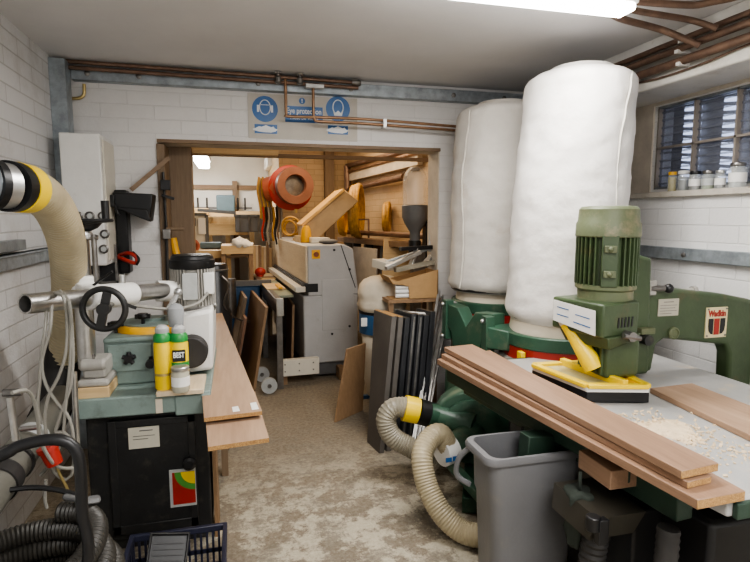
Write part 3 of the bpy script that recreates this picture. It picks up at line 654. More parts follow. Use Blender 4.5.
cl = obj('clear_dust_hood', G().hexa([(1.13, 1.48, .56), (1.31, 1.48, .56), (1.31, 1.7, .56), (1.13, 1.7, .56)], [(1.15, 1.46, .645), (1.34, 1.46, .645), (1.34, 1.72, .645), (1.15, 1.72, .645)]), 'hoodclear', rt)
obj('hood_strap', G().box(1.14, 1.18, 1.44, 1.47, .56, .65), 'black', rt, bev=.004)
obj('hood_knob', G().cyl((1.13, 1.46, .66), (1.13, 1.46, .61), .024, seg=14), 'black', rt, bev=.004)
obj('duct_hose', hose([(1.22, 1.55, .56), (1.21, 1.56, .40), (1.24, 1.56, .2), (1.36, 1.56, .08), (1.44, 1.56, .06)], .045, .06, .012, 16), 'rubber', rt)
obj('duct_hose', hose([(1.32, 1.34, .66), (1.31, 1.34, .5), (1.30, 1.40, .3), (1.38, 1.5, .2)], .035, .05, .012, 14), 'rubber', rt)
gl = single('work_glove', G().lathe((1.19, 1.62, .44), [(.02, .0), (.035, .02), (.05, .08), (.045, .15), (.055, .2), (.05, .22)], 16, fn=bagfn(2.2, .5)).cyl((1.19, 1.62, .65), (1.19, 1.62, .73), .006), M('dusty_green_cloth', (.03, .038, .03), .9), 'dark green cloth hanging under the table beside the grey bin', 'cloth', ang=180)
# timber on the table
def plank(label, nl, nr, fl_, fr, z, th, mat, edge='chip', group=None):
    a, b, c, d = [at(*p, z=z) for p in (nl, nr, fr, fl_)]
    t = tag(obj('timber_board', G().hexa([(p.x, p.y, z - th) for p in (a, b, c, d)], [(p.x, p.y, z) for p in (a, b, c, d)]), [mat, edge]), label, 'board', group)
    for f in t.data.polygons:
        if abs(f.normal.y) > .8: f.material_index = 1
    bv = t.modifiers.new('bevel', 'BEVEL'); bv.width = .002; bv.segments = 1
    return t
plank('bottom board of the stack on the router table, widest', (698, 500), (746, 491), (437, 359), (490, 350), .872, .030, 'wood_h')
plank('thin middle board of the stack on the router table', (688, 482), (712, 476), (441, 354), (470, 350), .895, .022, 'wood_h')
plank('top board of the stack on the router table', (682, 471), (719, 463), (444, 347), (472, 344), .925, .026, 'wood_h')
plank('wide tan board lying on the router table behind the sawdust', (752, 436), (830, 436), (650, 388), (692, 383), TZ + .026, .024, 'wood_v')
# sawdust heap: uncountable
g = G()
for i in range(420):
    a = random.gauss(0, 1), random.gauss(0, 1)
    x, y = 1.62 + a[0] * .075, 1.62 + a[1] * .13
    if i > 300: x, y = 1.70 + a[0] * .07, 1.35 + a[1] * .16
    if not (1.42 < x < 1.92 and 1.1 < y < 1.88): continue
    s = random.uniform(.003, .009); g.obox((x, y, TZ + s * .4), (s, s * 1.7, s * .7), (random.random(), random.random(), random.random() * 6))
g.lathe((1.60, 1.64, TZ - .001), [(.10, 0), (.07, .004), (.03, .008), (.002, .009)], 20, fn=lambda v, a, j: Vector((v.x * (1 + .4 * math.sin(3 * a)), v.y * 1.6 * (1 + .3 * math.cos(2 * a)), v.z)), cap=False)
tag(obj('sawdust', g, 'dust'), 'pale sawdust and shavings scattered on the router table', 'sawdust', kind='stuff')

# ---------------------------------------------------------------- grey bin
W['bin'] = M('grey_bin_plastic', (.145, .145, .15), .4, var=.08, scale=3, dirt=(.2, .18, .15), dirt_amt=.15)
bn = thing('waste_bin', (1.14, 1.91, 0), 'large grey plastic bin standing under the edge of the router table', 'bin')
def rr(cx, cy, hx, hy, rad, z, n=6):
    out = []; hx *= kx; hy *= ky
    for (sx, sy, a0) in ((1, 1, 0), (-1, 1, 90), (-1, -1, 180), (1, -1, 270)):
        for k in range(n + 1):
            a = R(a0 + 90 * k / n); out.append(Vector((cx + sx * (hx - rad) + rad * math.cos(a), cy + sy * (hy - rad) + rad * math.sin(a), z)))
    return out
def loft(rings, cap0=True, cap1=True):
    g = G(); V = [[g.bm.verts.new(p) for p in r] for r in rings]; n = len(V[0])
    for a, b in zip(V, V[1:]):
        for k in range(n): g.bm.faces.new((a[k], a[(k + 1) % n], b[(k + 1) % n], b[k]))
    if cap0: g.bm.faces.new(V[0][::-1])
    if cap1: g.bm.faces.new(V[-1])
    return g
bx, by, kx, ky = 1.135, 1.905, .98, .52
rgs = [rr(bx, by, .165, .165, .05, 0.0), rr(bx, by, .17, .17, .05, .01), rr(bx, by, .192, .197, .05, .52), rr(bx, by, .20, .205, .05, .54), rr(bx, by, .205, .21, .05, .68), rr(bx, by, .205, .21, .05, .70),
       rr(bx, by, .235, .24, .05, .70), rr(bx, by, .238, .243, .05, .715), rr(bx, by, .23, .235, .05, .728), rr(bx, by, .205, .21, .045, .728), rr(bx, by, .198, .203, .045, .70), rr(bx, by, .16, .16, .045, .02)]
obj('tub', loft(rgs), 'bin', bn, ang=50)
# green box just visible inside the bin
single('timber_offcut', G().obox((1.19, 1.91, .56), (.15, .07, .40), (.0, .06, .05)), 'green_d', 'dark green painted offcut standing inside the grey bin', 'offcut', bev=.004)
hd = obj('handle', G().tube(spline([(.93, 2.0, .69), (.89, 2.02, .64), (.885, 2.03, .56), (.94, 2.0, .52)], .02), .012, 10), 'bin', bn)
# ================================================================== LEFT SIDE
TT = .82
# ---------------------------------------------------------------- spindle moulder
sm = thing('spindle_moulder', (-.43, 3.0, 0), 'grey-green spindle moulder on a black cabinet at the left', 'spindle moulder')
obj('table', G().box(-.72, -.135, 2.64, 3.55, TT - .095, TT).box(-.30, -.135, 2.63, 2.66, TT - .11, TT - .01), 'green_grey', sm, bev=.008)
obj('cabinet', G().box(-.71, -.155, 2.72, 3.45, .07, TT - .09).box(-.68, -.18, 2.76, 3.4, 0, .09), 'blackm', sm, bev=.008)
a, b = at(108, 421, y=2.71), at(199, 523, y=2.71)
dr = obj('door', G().box(a.x, b.x, 2.695, 2.722, b.z, a.z), 'blackm', sm, bev=.008)
g = G(); w_ = .035
g.box(a.x + w_, b.x - .0, 2.690, 2.696, a.z - .035, a.z).box(a.x, a.x + w_, 2.690, 2.696, b.z, a.z).box(b.x - w_, b.x, 2.690, 2.696, b.z, a.z).box(a.x, b.x, 2.690, 2.696, b.z, b.z + .045)
obj('door_rim', g, 'blackm', dr, bev=.003)
obj('door_knob', G().lathe((b.x - .03, 2.69, .455), [(.012, 0), (.012, .02), (.03, .025), (.032, .04), (.02, .05)], 18, (0, -1, 0)), 'black', dr)
p0, p1 = at(128, 428, y=2.69), at(160, 446, y=2.69)
ob = obj('paper_notice', G().box(p0.x, p1.x, 2.684, 2.6895, p1.z, p0.z), M('yellowed_paper', (.55, .52, .43), .7, var=.06, bump=0), dr)
obj('print', G().box(p0.x + .05, p0.x + .11, 2.683, 2.684, p0.z - .02, p0.z - .015).box(p0.x + .02, p1.x - .02, 2.683, 2.684, p0.z - .045, p0.z - .042).box(p0.x + .02, p1.x - .05, 2.683, 2.684, p0.z - .06, p0.z - .057), 'greyd', ob)
p0, p1 = at(169, 470, y=2.69), at(197, 504, y=2.69)
st = obj('sticker', G().box(p0.x, p1.x, 2.684, 2.6895, p1.z, p0.z), 'paper_g', dr)
m = .014; x0, x1, z0, z1 = p0.x + m, p1.x - .004, p1.z + m, p0.z - m
o = obj('red_square', G().box(x0, x1, 2.682, 2.684, z0, z1), 'red', st)
Rq = (x1 - x0) * .9
def quarter(r, th_y, mat):
    poly = [(0, 0)] + [(-r * math.cos(t / 12 * PI / 2), -r * math.sin(t / 12 * PI / 2)) for t in range(13)]
    obj('quarter_disc', G().prism(poly, (x1, th_y, z1), X, Z, -Y, .0008), mat, st)
quarter(Rq, 2.6818, M('sticker_green', (.08, .30, .05), .5)); quarter(Rq * .68, 2.6808, 'yellow')
# fence housing with knobs and the yellow ring guard
a, b = at(104, 340, y=2.86), at(158, 380, y=2.86)
fh = obj('fence_housing', G().box(a.x, b.x, 2.84, 3.16, TT, a.z + .01).box(a.x - .0, b.x, 2.83, 2.86, a.z - .015, a.z + .012), 'green_grey', sm, bev=.01)
c = at(130, 357, y=2.83)
obj('recess_plate', G().box(c.x - .10, c.x + .10, 2.826, 2.835, c.z - .07, c.z + .065), 'green_grey', fh, bev=.003)
g = G()
for k in range(5):
    t = k * 2 * PI / 5 + .3; g.cyl((c.x, 2.80, c.z), (c.x + .032 * math.cos(t), 2.80, c.z + .032 * math.sin(t)), .013, .010, 10)
g.cyl((c.x, 2.83, c.z), (c.x, 2.785, c.z), .02, seg=14); obj('star_knob', g, 'black', fh)
c = at(151, 362, y=2.83); obj('lock_knob', G().cyl(c, c + Vector((0, -.05, 0)), .02, seg=12).cyl(c + Z * .03, c - Z * .03, .01, seg=10), 'black', fh)
rc = Vector((-.44, 3.08, 1.005))
rg = obj('ring_guard', G().lathe(rc, [(.185, 0), (.19, .01), (.19, .07), (.18, .085), (.11, .085), (.11, .0)], 40), 'yellow_o', sm, bev=.003)
obj('ring_cap', G().lathe(rc + Z * .07, [(.16, .0), (.16, .022), (.06, .026), (.06, .04), (.002, .04)], 36), 'green_grey', rg)
for (u, v) in ((143, 322), (116, 330)):
    c = at(u, v, y=2.98); obj('guard_knob', G().cyl(c - Z * .04, c + Z * .03, .009, seg=8).lathe(c + Z * .02, [(.028, 0), (.032, .01), (.026, .025)], 10).obox(c + Z * .03, (.075, .022, .022)), 'black', rg)
obj('front_lip', G().box(-.33, -.285, 2.66, 2.82, TT, TT + .135), M('yellowed_casting', (.42, .38, .26), .5, var=.15), sm, bev=.006)
obj('tape_strip', G().box(-.385, -.355, 2.636, 2.6395, TT - .09, TT - .02).box(-.385, -.355, 2.6365, 2.80, TT, TT + .001), 'canvas_c', sm)
# ---------------------------------------------------------------- power feeder
pf = thing('power_feeder', (-.64, 2.74, TT), 'power feeder with steel column, hand wheels and silver motor on the spindle moulder', 'power feeder')
cx0 = -.695; cyy = 2.76
obj('wood_packer', G().box(-.72, -.585, 2.655, 2.87, TT, TT + .05), 'pine', pf, bev=.003)
fo = obj('foot', G().box(-.72, -.585, 2.66, 2.87, TT + .05, TT + .085).box(-.70, -.60, 2.68, 2.84, TT + .085, TT + .17).cyl((-.71, 2.69, TT + .15), (-.60, 2.69, TT + .15), .028), 'castgrey', pf, bev=.012)
obj('foot_bolt', G().cyl((-.65, 2.69, TT + .08), (-.65, 2.69, TT + .2), .006, seg=8), 'steel_d', fo)
obj('column', G().cyl((cx0, cyy, TT + .12), (cx0, cyy, 1.555), .040, seg=28), 'steel', pf)
obj('column_cap', G().lathe((cx0, cyy, 1.55), [(.04, -.005), (.056, 0), (.058, .02), (.05, .035)], 28), 'alu', pf)
obj('height_rod', G().cyl((cx0 + .062, cyy - .01, 1.32), (cx0 + .062, cyy - .01, 1.57), .012).cyl((cx0 + .03, cyy - .01, 1.555), (cx0 + .08, cyy - .01, 1.555), .012), 'steel_d', pf)
hw = obj('height_wheel', G().lathe((cx0 + .03, cyy, 1.60), [(.02, -.015), (.05, 0), (.07, .022), (.112, .026), (.118, .034), (.112, .042), (.03, .04), (.002, .045)], 32), 'black', pf)
obj('wheel_grip', G().cyl((cx0 + .118, cyy - .01, 1.63), (cx0 + .118, cyy - .01, 1.725), .016, .018, 14), 'black', hw)
A0, A1 = at(25, 304, y=2.38), at(168, 290, y=3.02)
dirv = (A1 - A0).normalized()
g = G().tube([A0, A0 + dirv * .02, A1], [.041, .041, .041], 30, cap=False)
g.tube([A0 + dirv * .0005, A0 + dirv * .3], [.034, .034], 30, cap=False); g.lathe(A0, [(.041, 0), (.034, 0)], 30, dirv, cap=False)
obj('cross_tube', g, 'steel', pf)
obj('tube_plug', G().cyl(A0 + dirv * .06, A0 + dirv * .07, .034), 'rubber', pf)
t = lambda u: A0 + (A1 - A0) * u
ch = obj('clamp_head', G().cyl(t(.36), t(.70), .056, seg=28).cyl((cx0, cyy, 1.24), (cx0, cyy, 1.38), .058, seg=28).bar(t(.42), Vector((cx0, cyy, 1.31)), .09, .09), 'white', pf, bev=.01)
obj('clamp_screw', G().cyl(t(.62) + Z * .05, t(.62) + Z * .095, .014, seg=10), 'alu', ch)
obj('lever', G().cyl(t(.40) + Z * .05, t(.40) + Vector((.10, -.06, .12)), .006, seg=8), 'black', ch)
wc = at(104, 309, y=2.53)
cw = obj('crank_wheel', G().torus(wc, .088, .0135, (-.12, -1, 0), 44, 14).bar(wc + Vector((-.02, 0, -.085)), wc + Vector((.02, 0, .085)), .02, .035).lathe(wc, [(.028, -.02), (.028, .02)], 16, (0, 1, 0)), 'blackm', pf)
obj('wheel_shaft', G().cyl(wc, wc + Vector((0, .18, 0)), .014, seg=12), 'steel_d', cw)
obj('indicator_arm', G().bar(at(122, 303, y=2.6), at(136, 308, y=2.62), .018, .015), 'black', cw)
e0, e1 = at(157, 291, y=3.0), at(183, 291, y=3.06)
obj('end_elbow', G().tube(spline([e0, e0.lerp(e1, .6), e1, e1 - Z * .05], .01), .055, 24), 'white', pf)
mc2 = at(193, 284, y=3.10)
# feeder motor: upright, finned
mt_ = obj('motor', G().cyl(mc2 - Z * .12, mc2 + Z * .10, .098, seg=36), 'castgrey', pf)
for k in range(40):
    a = k / 40 * 2 * PI; c = mc2 + Vector((math.cos(a) * .106, math.sin(a) * .106, -.01)); 
    if -1.85 < math.atan2(math.sin(a), math.cos(a)) < -1.35: continue
    obj('cooling_fin', G().obox(c, (.024, .006, .20), (0, 0, a)), 'castgrey', mt_)
obj('rating_plate', G().box(mc2.x - .045, mc2.x + .03, mc2.y - .124, mc2.y - .10, mc2.z - .07, mc2.z + .07), 'paper_g', mt_, bev=.002)
obj('switch_box', G().box(mc2.x + .06, mc2.x + .115, mc2.y - .11, mc2.y - .04, mc2.z - .045, mc2.z + .07), 'white', mt_, bev=.006)
obj('fan_cap', G().lathe(mc2 + Z * .10, [(.115, -.012), (.120, -.004), (.120, .035), (.113, .04), (.110, .055), (.100, .063), (.002, .065)], 36), 'black', mt_)
obj('motor_foot', G().lathe(mc2 - Z * .155, [(.09, 0), (.115, .01), (.12, .035)], 30).bar(mc2 - Z * .14, mc2 + Vector((-.12, -.08, -.12)), .06, .04), 'steel_d', pf)
# feeder body
q = [at(176, 316, y=2.9), at(213, 309, y=2.9), at(213, 370, y=2.9), at(178, 375, y=2.9)]
fb = obj('feeder_body', G().prism([(p.x, p.z) for p in q], (0, 2.90, 0), X, Z, Y, .50), 'white', pf, bev=.02)
obj('feed_roller', G().cyl(at(191, 353, y=2.82), at(191, 353, y=2.82) + Y * .08, .082, seg=32), 'rubber', pf, bev=.01)
obj('tension_knob', G().cyl(at(168, 310, y=2.85), at(178, 293, y=2.9), .014, seg=10).ball(at(178, 292, y=2.9), .022), 'alu', pf)
obj('motor_cable', cable([at(118, 303, y=2.8), at(145, 307, y=2.8), at(175, 309, y=2.85), at(198, 303, y=2.9), at(209, 291, y=2.98)], .008), 'cord', pf)
# ---------------------------------------------------------------- bottles on the white board
single('packing_board', G().hexa([(-.375, 2.60, TT), (-.165, 2.60, TT), (-.165, 2.86, TT), (-.375, 2.86, TT)], [(-.375, 2.60, TT + .022), (-.165, 2.60, TT + .022), (-.165, 2.86, TT + .022), (-.375, 2.86, TT + .022)]), 'ply', 'small pale plywood board under the yellow bottles', 'board', bev=.002)
BT = TT + .022
def bottle(x, y, h, label, txt):
    t = thing('glue_bottle', (x, y, BT), label, 'bottle')
    r = .041
    obj('body', G().lathe((x, y, BT), [(r * .9, 0), (r, .008), (r, h * .70), (r * .93, h * .73), (r * .93, h * .74)], 28), 'yellow', t)
    nk = obj('shoulder', G().lathe((x, y, BT + h * .735), [(r * .96, 0), (r * 1.0, .01), (r * .95, h * .10), (r * .7, h * .14)], 28), M('bottle_green', (.03, .26, .06), .35), t)
    obj('cap', G().lathe((x, y, BT + h * .86), [(r * .7, 0), (r * .78, .01), (r * .74, h * .08), (r * .4, h * .125), (.002, h * .13)], 24), M('milky_grey_cap', (.40, .40, .40), .3), t)
    obj('print_band', G().lathe((x, y, BT), [(r * 1.012, h * .22), (r * 1.012, h * .26)], 28, cap=False), 'brass', t)
    if txt:
        lb = obj('label_panel', G().box(x - .028, x + .03, y - r * 1.06, y - r * .8, BT + h * .44, BT + h * .62), 'black', t)
        text('BEST', .036, (x + .001, y - r * 1.08, BT + h * .54), X, Z, 'pict', lb, 'lettering', width=.05, bold=.001)
        obj('green_band', G().lathe((x, y, BT), [(r * 1.012, h * .34), (r * 1.012, h * .42)], 28, cap=False), bpy.data.materials['bottle_green'], t)
    return t
bottle(-.345, 2.66, .31, 'yellow bottle with green shoulder, left one of the pair on the plywood', False)
bottle(-.272, 2.665, .305, 'yellow bottle with black lettered label, right one of the pair on the plywood', True)
jp = Vector((-.232, 2.605 + .045, BT)); jp = at(181, 391, z=BT)
j = thing('glass_jar', jp, 'squat clear jar with dark lid in front of the yellow bottles', 'jar')
obj('body', G().lathe(jp, [(.036, 0), (.041, .008), (.041, .085), (.036, .10), (.036, .105)], 26), M('milky_glass', (.45, .43, .34), .15, var=.05, bump=0), j)
obj('lid', G().lathe(jp + Z * .10, [(.039, 0), (.041, .004), (.041, .016), (.037, .02)], 26), 'alu', j)
obj('paper_label', G().lathe(jp, [(.0418, .03), (.0418, .075)], 26, cap=False), 'paper', j)
single('clear_cup', G().lathe(at(176, 318, y=2.80), [(.035, -.04), (.040, .02), (.038, .05), (.02, .07), (.002, .075)], 20), M('grey_clear_cup', (.30, .31, .32), .2), 'grey transparent cup behind the yellow bottles', 'cup')
# ---------------------------------------------------------------- boards right of the moulder
def flat(name, label, q, z, th, mat, cat='board'):
    P = [at(*p, z=z) for p in q]
    t = tag(obj(name, G().hexa([(p.x, p.y, z - th) for p in P], [(p.x, p.y, z) for p in P]), [mat, 'chip'], None), label, cat)
    for f in t.data.polygons:
        if abs(f.normal.z) < .3: f.material_index = 1
    return t
flat('veneered_panel', 'long brown veneered panel sloping away beside the white feeder body', [(204, 418), (262, 411), (222, 313), (196, 315)], .80, .018, 'wood_v')
g = G()
fp = flat('veneered_panel', 'short veneered panel lying lower at the end of the long one', [(208, 447), (269, 438), (255, 392), (204, 398)], .765, .018, 'wood_v')
obj('paper_tag', G().hexa([at(*p, z=.8005) for p in ((233, 412), (240, 411), (238, 406), (232, 407))], [at(*p, z=.802) for p in ((233, 412), (240, 411), (238, 406), (232, 407))]), 'paper', bpy.data.objects['veneered_panel'])
obj('paper_tag', G().hexa([at(*p, z=.8005) for p in ((252, 410), (259, 409), (256, 402), (250, 403))], [at(*p, z=.802) for p in ((252, 410), (259, 409), (256, 402), (250, 403))]), 'paper', bpy.data.objects['veneered_panel'])
tr = thing('panel_trestle', (-.02, 3.0, 0), 'brown timber trestle under the veneered panels', 'trestle')
obj('top_rail', G().box(-.13, -.08, 2.50, 3.9, .69, .745), 'oldwood', tr, bev=.003)
for (x, y) in ((-.105, 3.45), (-.105, 3.85)): obj('leg', G().bar((x, y, 0), (x, y, .69), .04, .05), 'oldwood', tr)
single('leaning_board', G().hexa([(-.145, 2.75, 0), (-.125, 2.75, 0), (-.125, 2.95, 0), (-.145, 2.95, 0)], [(-.145, 2.75, .70), (-.13, 2.75, .70), (-.13, 2.95, .70), (-.145, 2.95, .70)]), 'osb', 'brown board standing against the side of the black cabinet', 'board')

# ---------------------------------------------------------------- electrical cabinet
ec = thing('electrical_cabinet', (-.98, 4.2, 1.33), 'tall white electrical cabinet with round buttons on the back wall', 'electrical cabinet')
x0, x1, z0, z1, y0 = -1.066, -.827, 1.33, 2.185, 3.90
obj('housing', G().box(x0, x1, y0, 4.298, z0, z1), 'white', ec, bev=.008)
obj('side_frame', G().box(x1, x1 + .01, y0 + .05, 4.27, z0 + .03, z1 - .03), 'cream', ec, bev=.003)
g = G()
for (u, v) in ((78, 216), (90, 216), (103, 216), (105, 234), (104, 249)):
    c = at(u, v, y=y0); k = obj('button', G().lathe(c, [(.030, 0), (.030, .012), (.024, .016), (.020, .008), (.002, .008)], 24, (0, -1, 0)), 'steel_d', ec)
    obj('button_cap', G().lathe(c, [(.017, .006), (.017, .012), (.002, .014)], 18, (0, -1, 0)), 'paper_g', k)
k = obj('lever_handle', G().box(x1 + .01, x1 + .035, 4.05, 4.09, 1.72, 1.80).bar((x1 + .03, 4.06, 1.74), (x1 + .06, 4.05, 1.66), .015, .02), 'black', ec, bev=.003)
bx_ = thing('terminal_box', (-.98, 4.2, 1.2), 'black open metal box below the white electrical cabinet', 'box')
obj('shell', G().box(-1.03, -.80, 4.1, 4.298, 1.20, 1.325), 'black', bx_, bev=.004)
obj('frame', G().box(-.815, -.80, 4.08, 4.1, 1.19, 1.46).box(-1.03, -.80, 4.08, 4.1, 1.19, 1.205).box(-.93, -.915, 4.08, 4.1, 1.19, 1.33), 'steel_d', bx_)
single('cable_duct', G().box(-.815, -.735, 4.17, 4.298, 1.25, 1.84), 'black', 'black upright cable duct beside the white electrical cabinet', 'duct', bev=.01)
hp = thing('dust_hood', (-.68, 4.15, 1.85), 'black crumpled plastic hood hanging right of the electrical cabinet', 'hood')
q = [at(*p, y=4.08) for p in ((112, 192), (153, 194), (152, 205), (150, 222), (113, 206))]
obj('hood', G().prism([(p.x, p.z) for p in q], (0, 4.08, 0), X, Z, Y, .17), 'black', hp, bev=.01)
q = [at(*p, y=4.05) for p in ((114, 207), (147, 209), (151, 222), (140, 218))]
obj('flap', G().prism([(p.x, p.z) for p in q], (0, 4.05, 0), X, Z, Y, .05), 'black', hp, bev=.006)
stick = single('timber_stick', G().bar(at(131, 190, y=4.18), at(169, 158, y=4.22), .03, .03), 'oldwoodx', 'brown stick leaning up from the black hood to the door frame', 'stick')
rh = thing('red_cable_loop', at(127, 258, y=4.15), 'loop of red cable hanging on the wall below the black hood', 'cable')
obj('loop', cable([at(117, 256, y=4.2), at(128, 253, y=4.12), at(136, 257, y=4.1), at(136, 263, y=4.1), at(128, 261, y=4.1), at(118, 257, y=4.15)], .014, .01), 'red', rh)
obj('end_plug', G().cyl(at(116, 257, y=4.18), at(123, 258, y=4.15), .014, seg=10), 'alu', rh)
obj('hook', cable([at(133, 252, y=4.13), at(139, 259, y=4.08), at(136, 266, y=4.08)], .008, .01), 'black', rh)
sw = thing('wall_notice', (XL, 3.86, 1.84), 'small faded notice on the left wall beside the steel post', 'notice')
obj('frame', G().box(XL, XL + .006, 3.83, 4.02, 1.72, 1.86), M('faded_pink', (.48, .36, .33), .6), sw)
obj('sheet', G().box(XL + .006, XL + .008, 3.84, 4.01, 1.73, 1.85), 'plaster', sw)

# ---------------------------------------------------------------- big tan extraction hose
bh = thing('extraction_hose', (-.98, 2.8, 0), 'wide tan flexible extraction hose arching down the left wall', 'hose')
pts = [at(16, 187, y=2.06), at(38, 193, y=2.20), at(55, 210, y=2.38), at(66, 238, y=2.55), at(69, 268, y=2.72), at(69, 300, y=2.86), at(67, 330, y=2.95), at(64, 362, y=3.05)]
obj('corrugated_tube', hose(pts, [.076] * 999, .028, .010, 28) if False else G().tube(spline(pts, .010), .073, 28, rib=.022), 'hose', bh)
obj('tape_band', G().cyl(at(15, 187, y=2.05), at(27, 189, y=2.12), .084, .083, 32), 'yellow', bh)
obj('silver_cuff', G().cyl(at(-14, 184, y=1.96), at(8, 186, y=2.02), .074, seg=32), 'alu', bh)
obj('rigid_duct', G().tube(spline([at(-10, 184, y=1.97), (-1.0, 1.65, 1.79), (-1.06, 1.2, 1.80), (-1.06, -1.4, 1.80)], .05), .072, 28), 'galv', bh)
obj('black_clamp', G().cyl(at(6, 186, y=2.01), at(15, 187, y=2.055), .083, .083, 32).cyl(at(-12, 184, y=1.96), at(-4, 185, y=1.98), .08, seg=32), 'black', bh)
obj('lower_sleeve', G().tube(spline([at(64, 345, y=3.03), at(62, 368, y=3.06), at(56, 400, y=3.0), at(45, 425, y=2.9)], .02), .09, 28), 'rubber', bh)
dk = thing('duct_pipe', (-1.0, 2.2, .5), 'grey rigid dust pipe low along the left wall', 'pipe')
D0, D1 = at(-30, 520, y=1.95), at(62, 398, y=2.9)
obj('pipe', G().cyl(D0, D1, .068, seg=28), 'hose_g', dk)
obj('pipe', G().tube(spline([D0, D0 + (D0 - D1) * .12, (-1.06, 1.3, .16), (-1.06, .3, .10), (-1.06, -1.4, .10)], .05), .068, 28), 'hose_g', dk)
dd = (D1 - D0)
obj('joint_ring', G().cyl(D0 + dd * .20, D0 + dd * .27, .075, seg=28).cyl(D0 + dd * .36, D0 + dd * .38, .076, seg=28), 'rubber', dk)
obj('label_patch', G().lathe(D0 + dd * .50, [(.0695, 0), (.0695, .08)], 28, dd, cap=False), 'paper_g', dk)
# ---------------------------------------------------------------- cables and pole
cb = thing('cable_loops', (-.75, 2.4, .6), 'loops of pale grey cable hanging over the steel cross tube', 'cable')
def cab(*q, y=2.40, r=.0068, mat='cord'):
    obj('cable_loop', cable([at(a, b, y=(c[0] if c else y)) for a, b, *c in q], r), mat, cb)
cab((52, 298, 2.44), (50, 330), (42, 360), (45, 382), (55, 400), (70, 420), (74, 452), (70, 478), (55, 474), (50, 455), (57, 432), (70, 437), (79, 455))
cab((55, 293, 2.44), (64, 298, 2.36), (67, 320), (66, 352), (58, 378), (49, 395), (45, 420), (49, 452))
cab((57, 292, 2.46), (67, 300, 2.38), (71, 325), (70, 365), (66, 400), (62, 440), (50, 464), (40, 476))
cab((60, 291, 2.46), (69, 302, 2.36), (72, 330), (73, 360), (70, 388), (62, 410), (54, 436))
cab((47, 303, 2.45), (45, 330), (42, 352), (40, 380), (38, 410), (46, 430))
cab((46, 480), (45, 500), (49, 515), y=2.3)
cab((50, 440), (58, 470), (68, 490), (75, 512), y=2.35, mat='brass', r=.006)
cab((12, 393, 2.0), (25, 390, 2.05), (33, 398, 2.1), (38, 420, 2.15), (40, 440, 2.2), (52, 462, 2.25), (62, 468, 2.3), (74, 468, 2.35))
pg = thing('red_plug', at(52, 455, y=2.28), 'red industrial plug hanging in the pale cables', 'plug')
obj('body', G().cyl(at(48, 448, y=2.28), at(55, 464, y=2.28), .035, .03, 18), 'red', pg); obj('collar', G().cyl(at(47, 446, y=2.28), at(49, 450, y=2.28), .04, seg=18), 'red', pg)
single('steel_pole', G().cyl(at(74, 372, y=2.45), (at(79, 558, y=2.45).x + .01, 2.45, 0), .012, seg=14), 'steel', 'thin polished steel pole standing in front of the black cabinet', 'pole')
wt = thing('wall_bracket', at(10, 395, y=2.1), 'chrome clamp stand against the left wall', 'stand')
obj('post', G().cyl(at(10, 397, y=2.2), at(16, 440, y=2.2), .013, seg=12), 'steel', wt); obj('crossbar', G().cyl(at(3, 393, y=2.2), at(22, 392, y=2.2), .014, seg=12), 'steel_d', wt); obj('clamp_arm', G().cyl(at(12, 430, y=2.22), at(40, 427, y=2.3), .01, seg=10), 'steel_d', wt)

# ---------------------------------------------------------------- vacuum cleaner
vc = thing('vacuum_cleaner', (-.85, 1.75, 0), 'workshop vacuum with black push handle and coiled dark hose, lower left', 'vacuum cleaner')
H = [(-.98, 1.75, .84), at(0, 456, y=1.66), at(14, 448, y=1.66), at(38, 441, y=1.66), at(60, 440, y=1.66), at(74, 447, y=1.66), at(80, 465, y=1.66), at(82, 510, y=1.66), at(84, 575, y=1.66), (-.675, 1.66, .22)]
obj('push_handle', G().tube(spline(H, .02), .0165, 18), 'black', vc)
vx, vy = -.68, 1.85
obj('tank', G().lathe((vx, vy, .05), [(.19, 0), (.22, .02), (.225, .25), (.215, .27)], 40), 'greyd', vc)
obj('lid', G().lathe((vx, vy, .37), [(.22, -.05), (.23, -.03), (.20, .0), (.10, .03), (.002, .04)], 40), M('dusty_grey_lid', (.17, .165, .15), .6), vc)
for k in range(3):
    a = R(90 + 120 * k); obj('castor', G().cyl((vx + .17 * math.cos(a) - .012, vy + .17 * math.sin(a), .025), (vx + .17 * math.cos(a) + .012, vy + .17 * math.sin(a), .025), .025), 'rubber', vc)
vh = thing('vacuum_hose', (vx, vy, .4), 'dark ribbed vacuum hose coiled on the vacuum cleaner', 'hose')
pts = []
for k in range(52):
    a = k / 52 * 2 * PI * 3.2 + .5; rr_ = .225 - .018 * k / 52 * 2 + .012 * math.sin(k * .9)
    pts.append((vx + .0 + rr_ * 1.1 * math.cos(a), vy + rr_ * math.sin(a), .40 + .07 * (a - .5) / (2 * PI) * .9 + .012 * math.sin(2 * a)))
obj('corrugated_tube', G().tube(spline(pts, .008), .036, 16, rib=.07), 'hose_k', vh)
obj('second_coil', G().tube(spline([(-.98, 1.70, .48), (-.88, 1.62, .52), (-.78, 1.62, .52), (-.70, 1.68, .48), (-.68, 1.78, .42)], .008), .036, 16, rib=.07), 'hose_k', vh)
vk = obj('power_cord', cable([(-1.0, 1.98, .66), (-.90, 2.06, .68), (-.74, 2.10, .68), (-.58, 2.07, .64), (-.50, 1.98, .57), (-.46, 1.90, .42)], .010, .02), 'black', vc)
tl = single('floor_nozzle', G().obox((-.53, 2.0, .655), (.08, .04, .02), (.1, .1, .3)).cyl((-.56, 2.01, .658), (-.62, 2.04, .662), .011), 'greyd', 'grey nozzle piece resting on top of the coiled hose', 'nozzle', bev=.01)
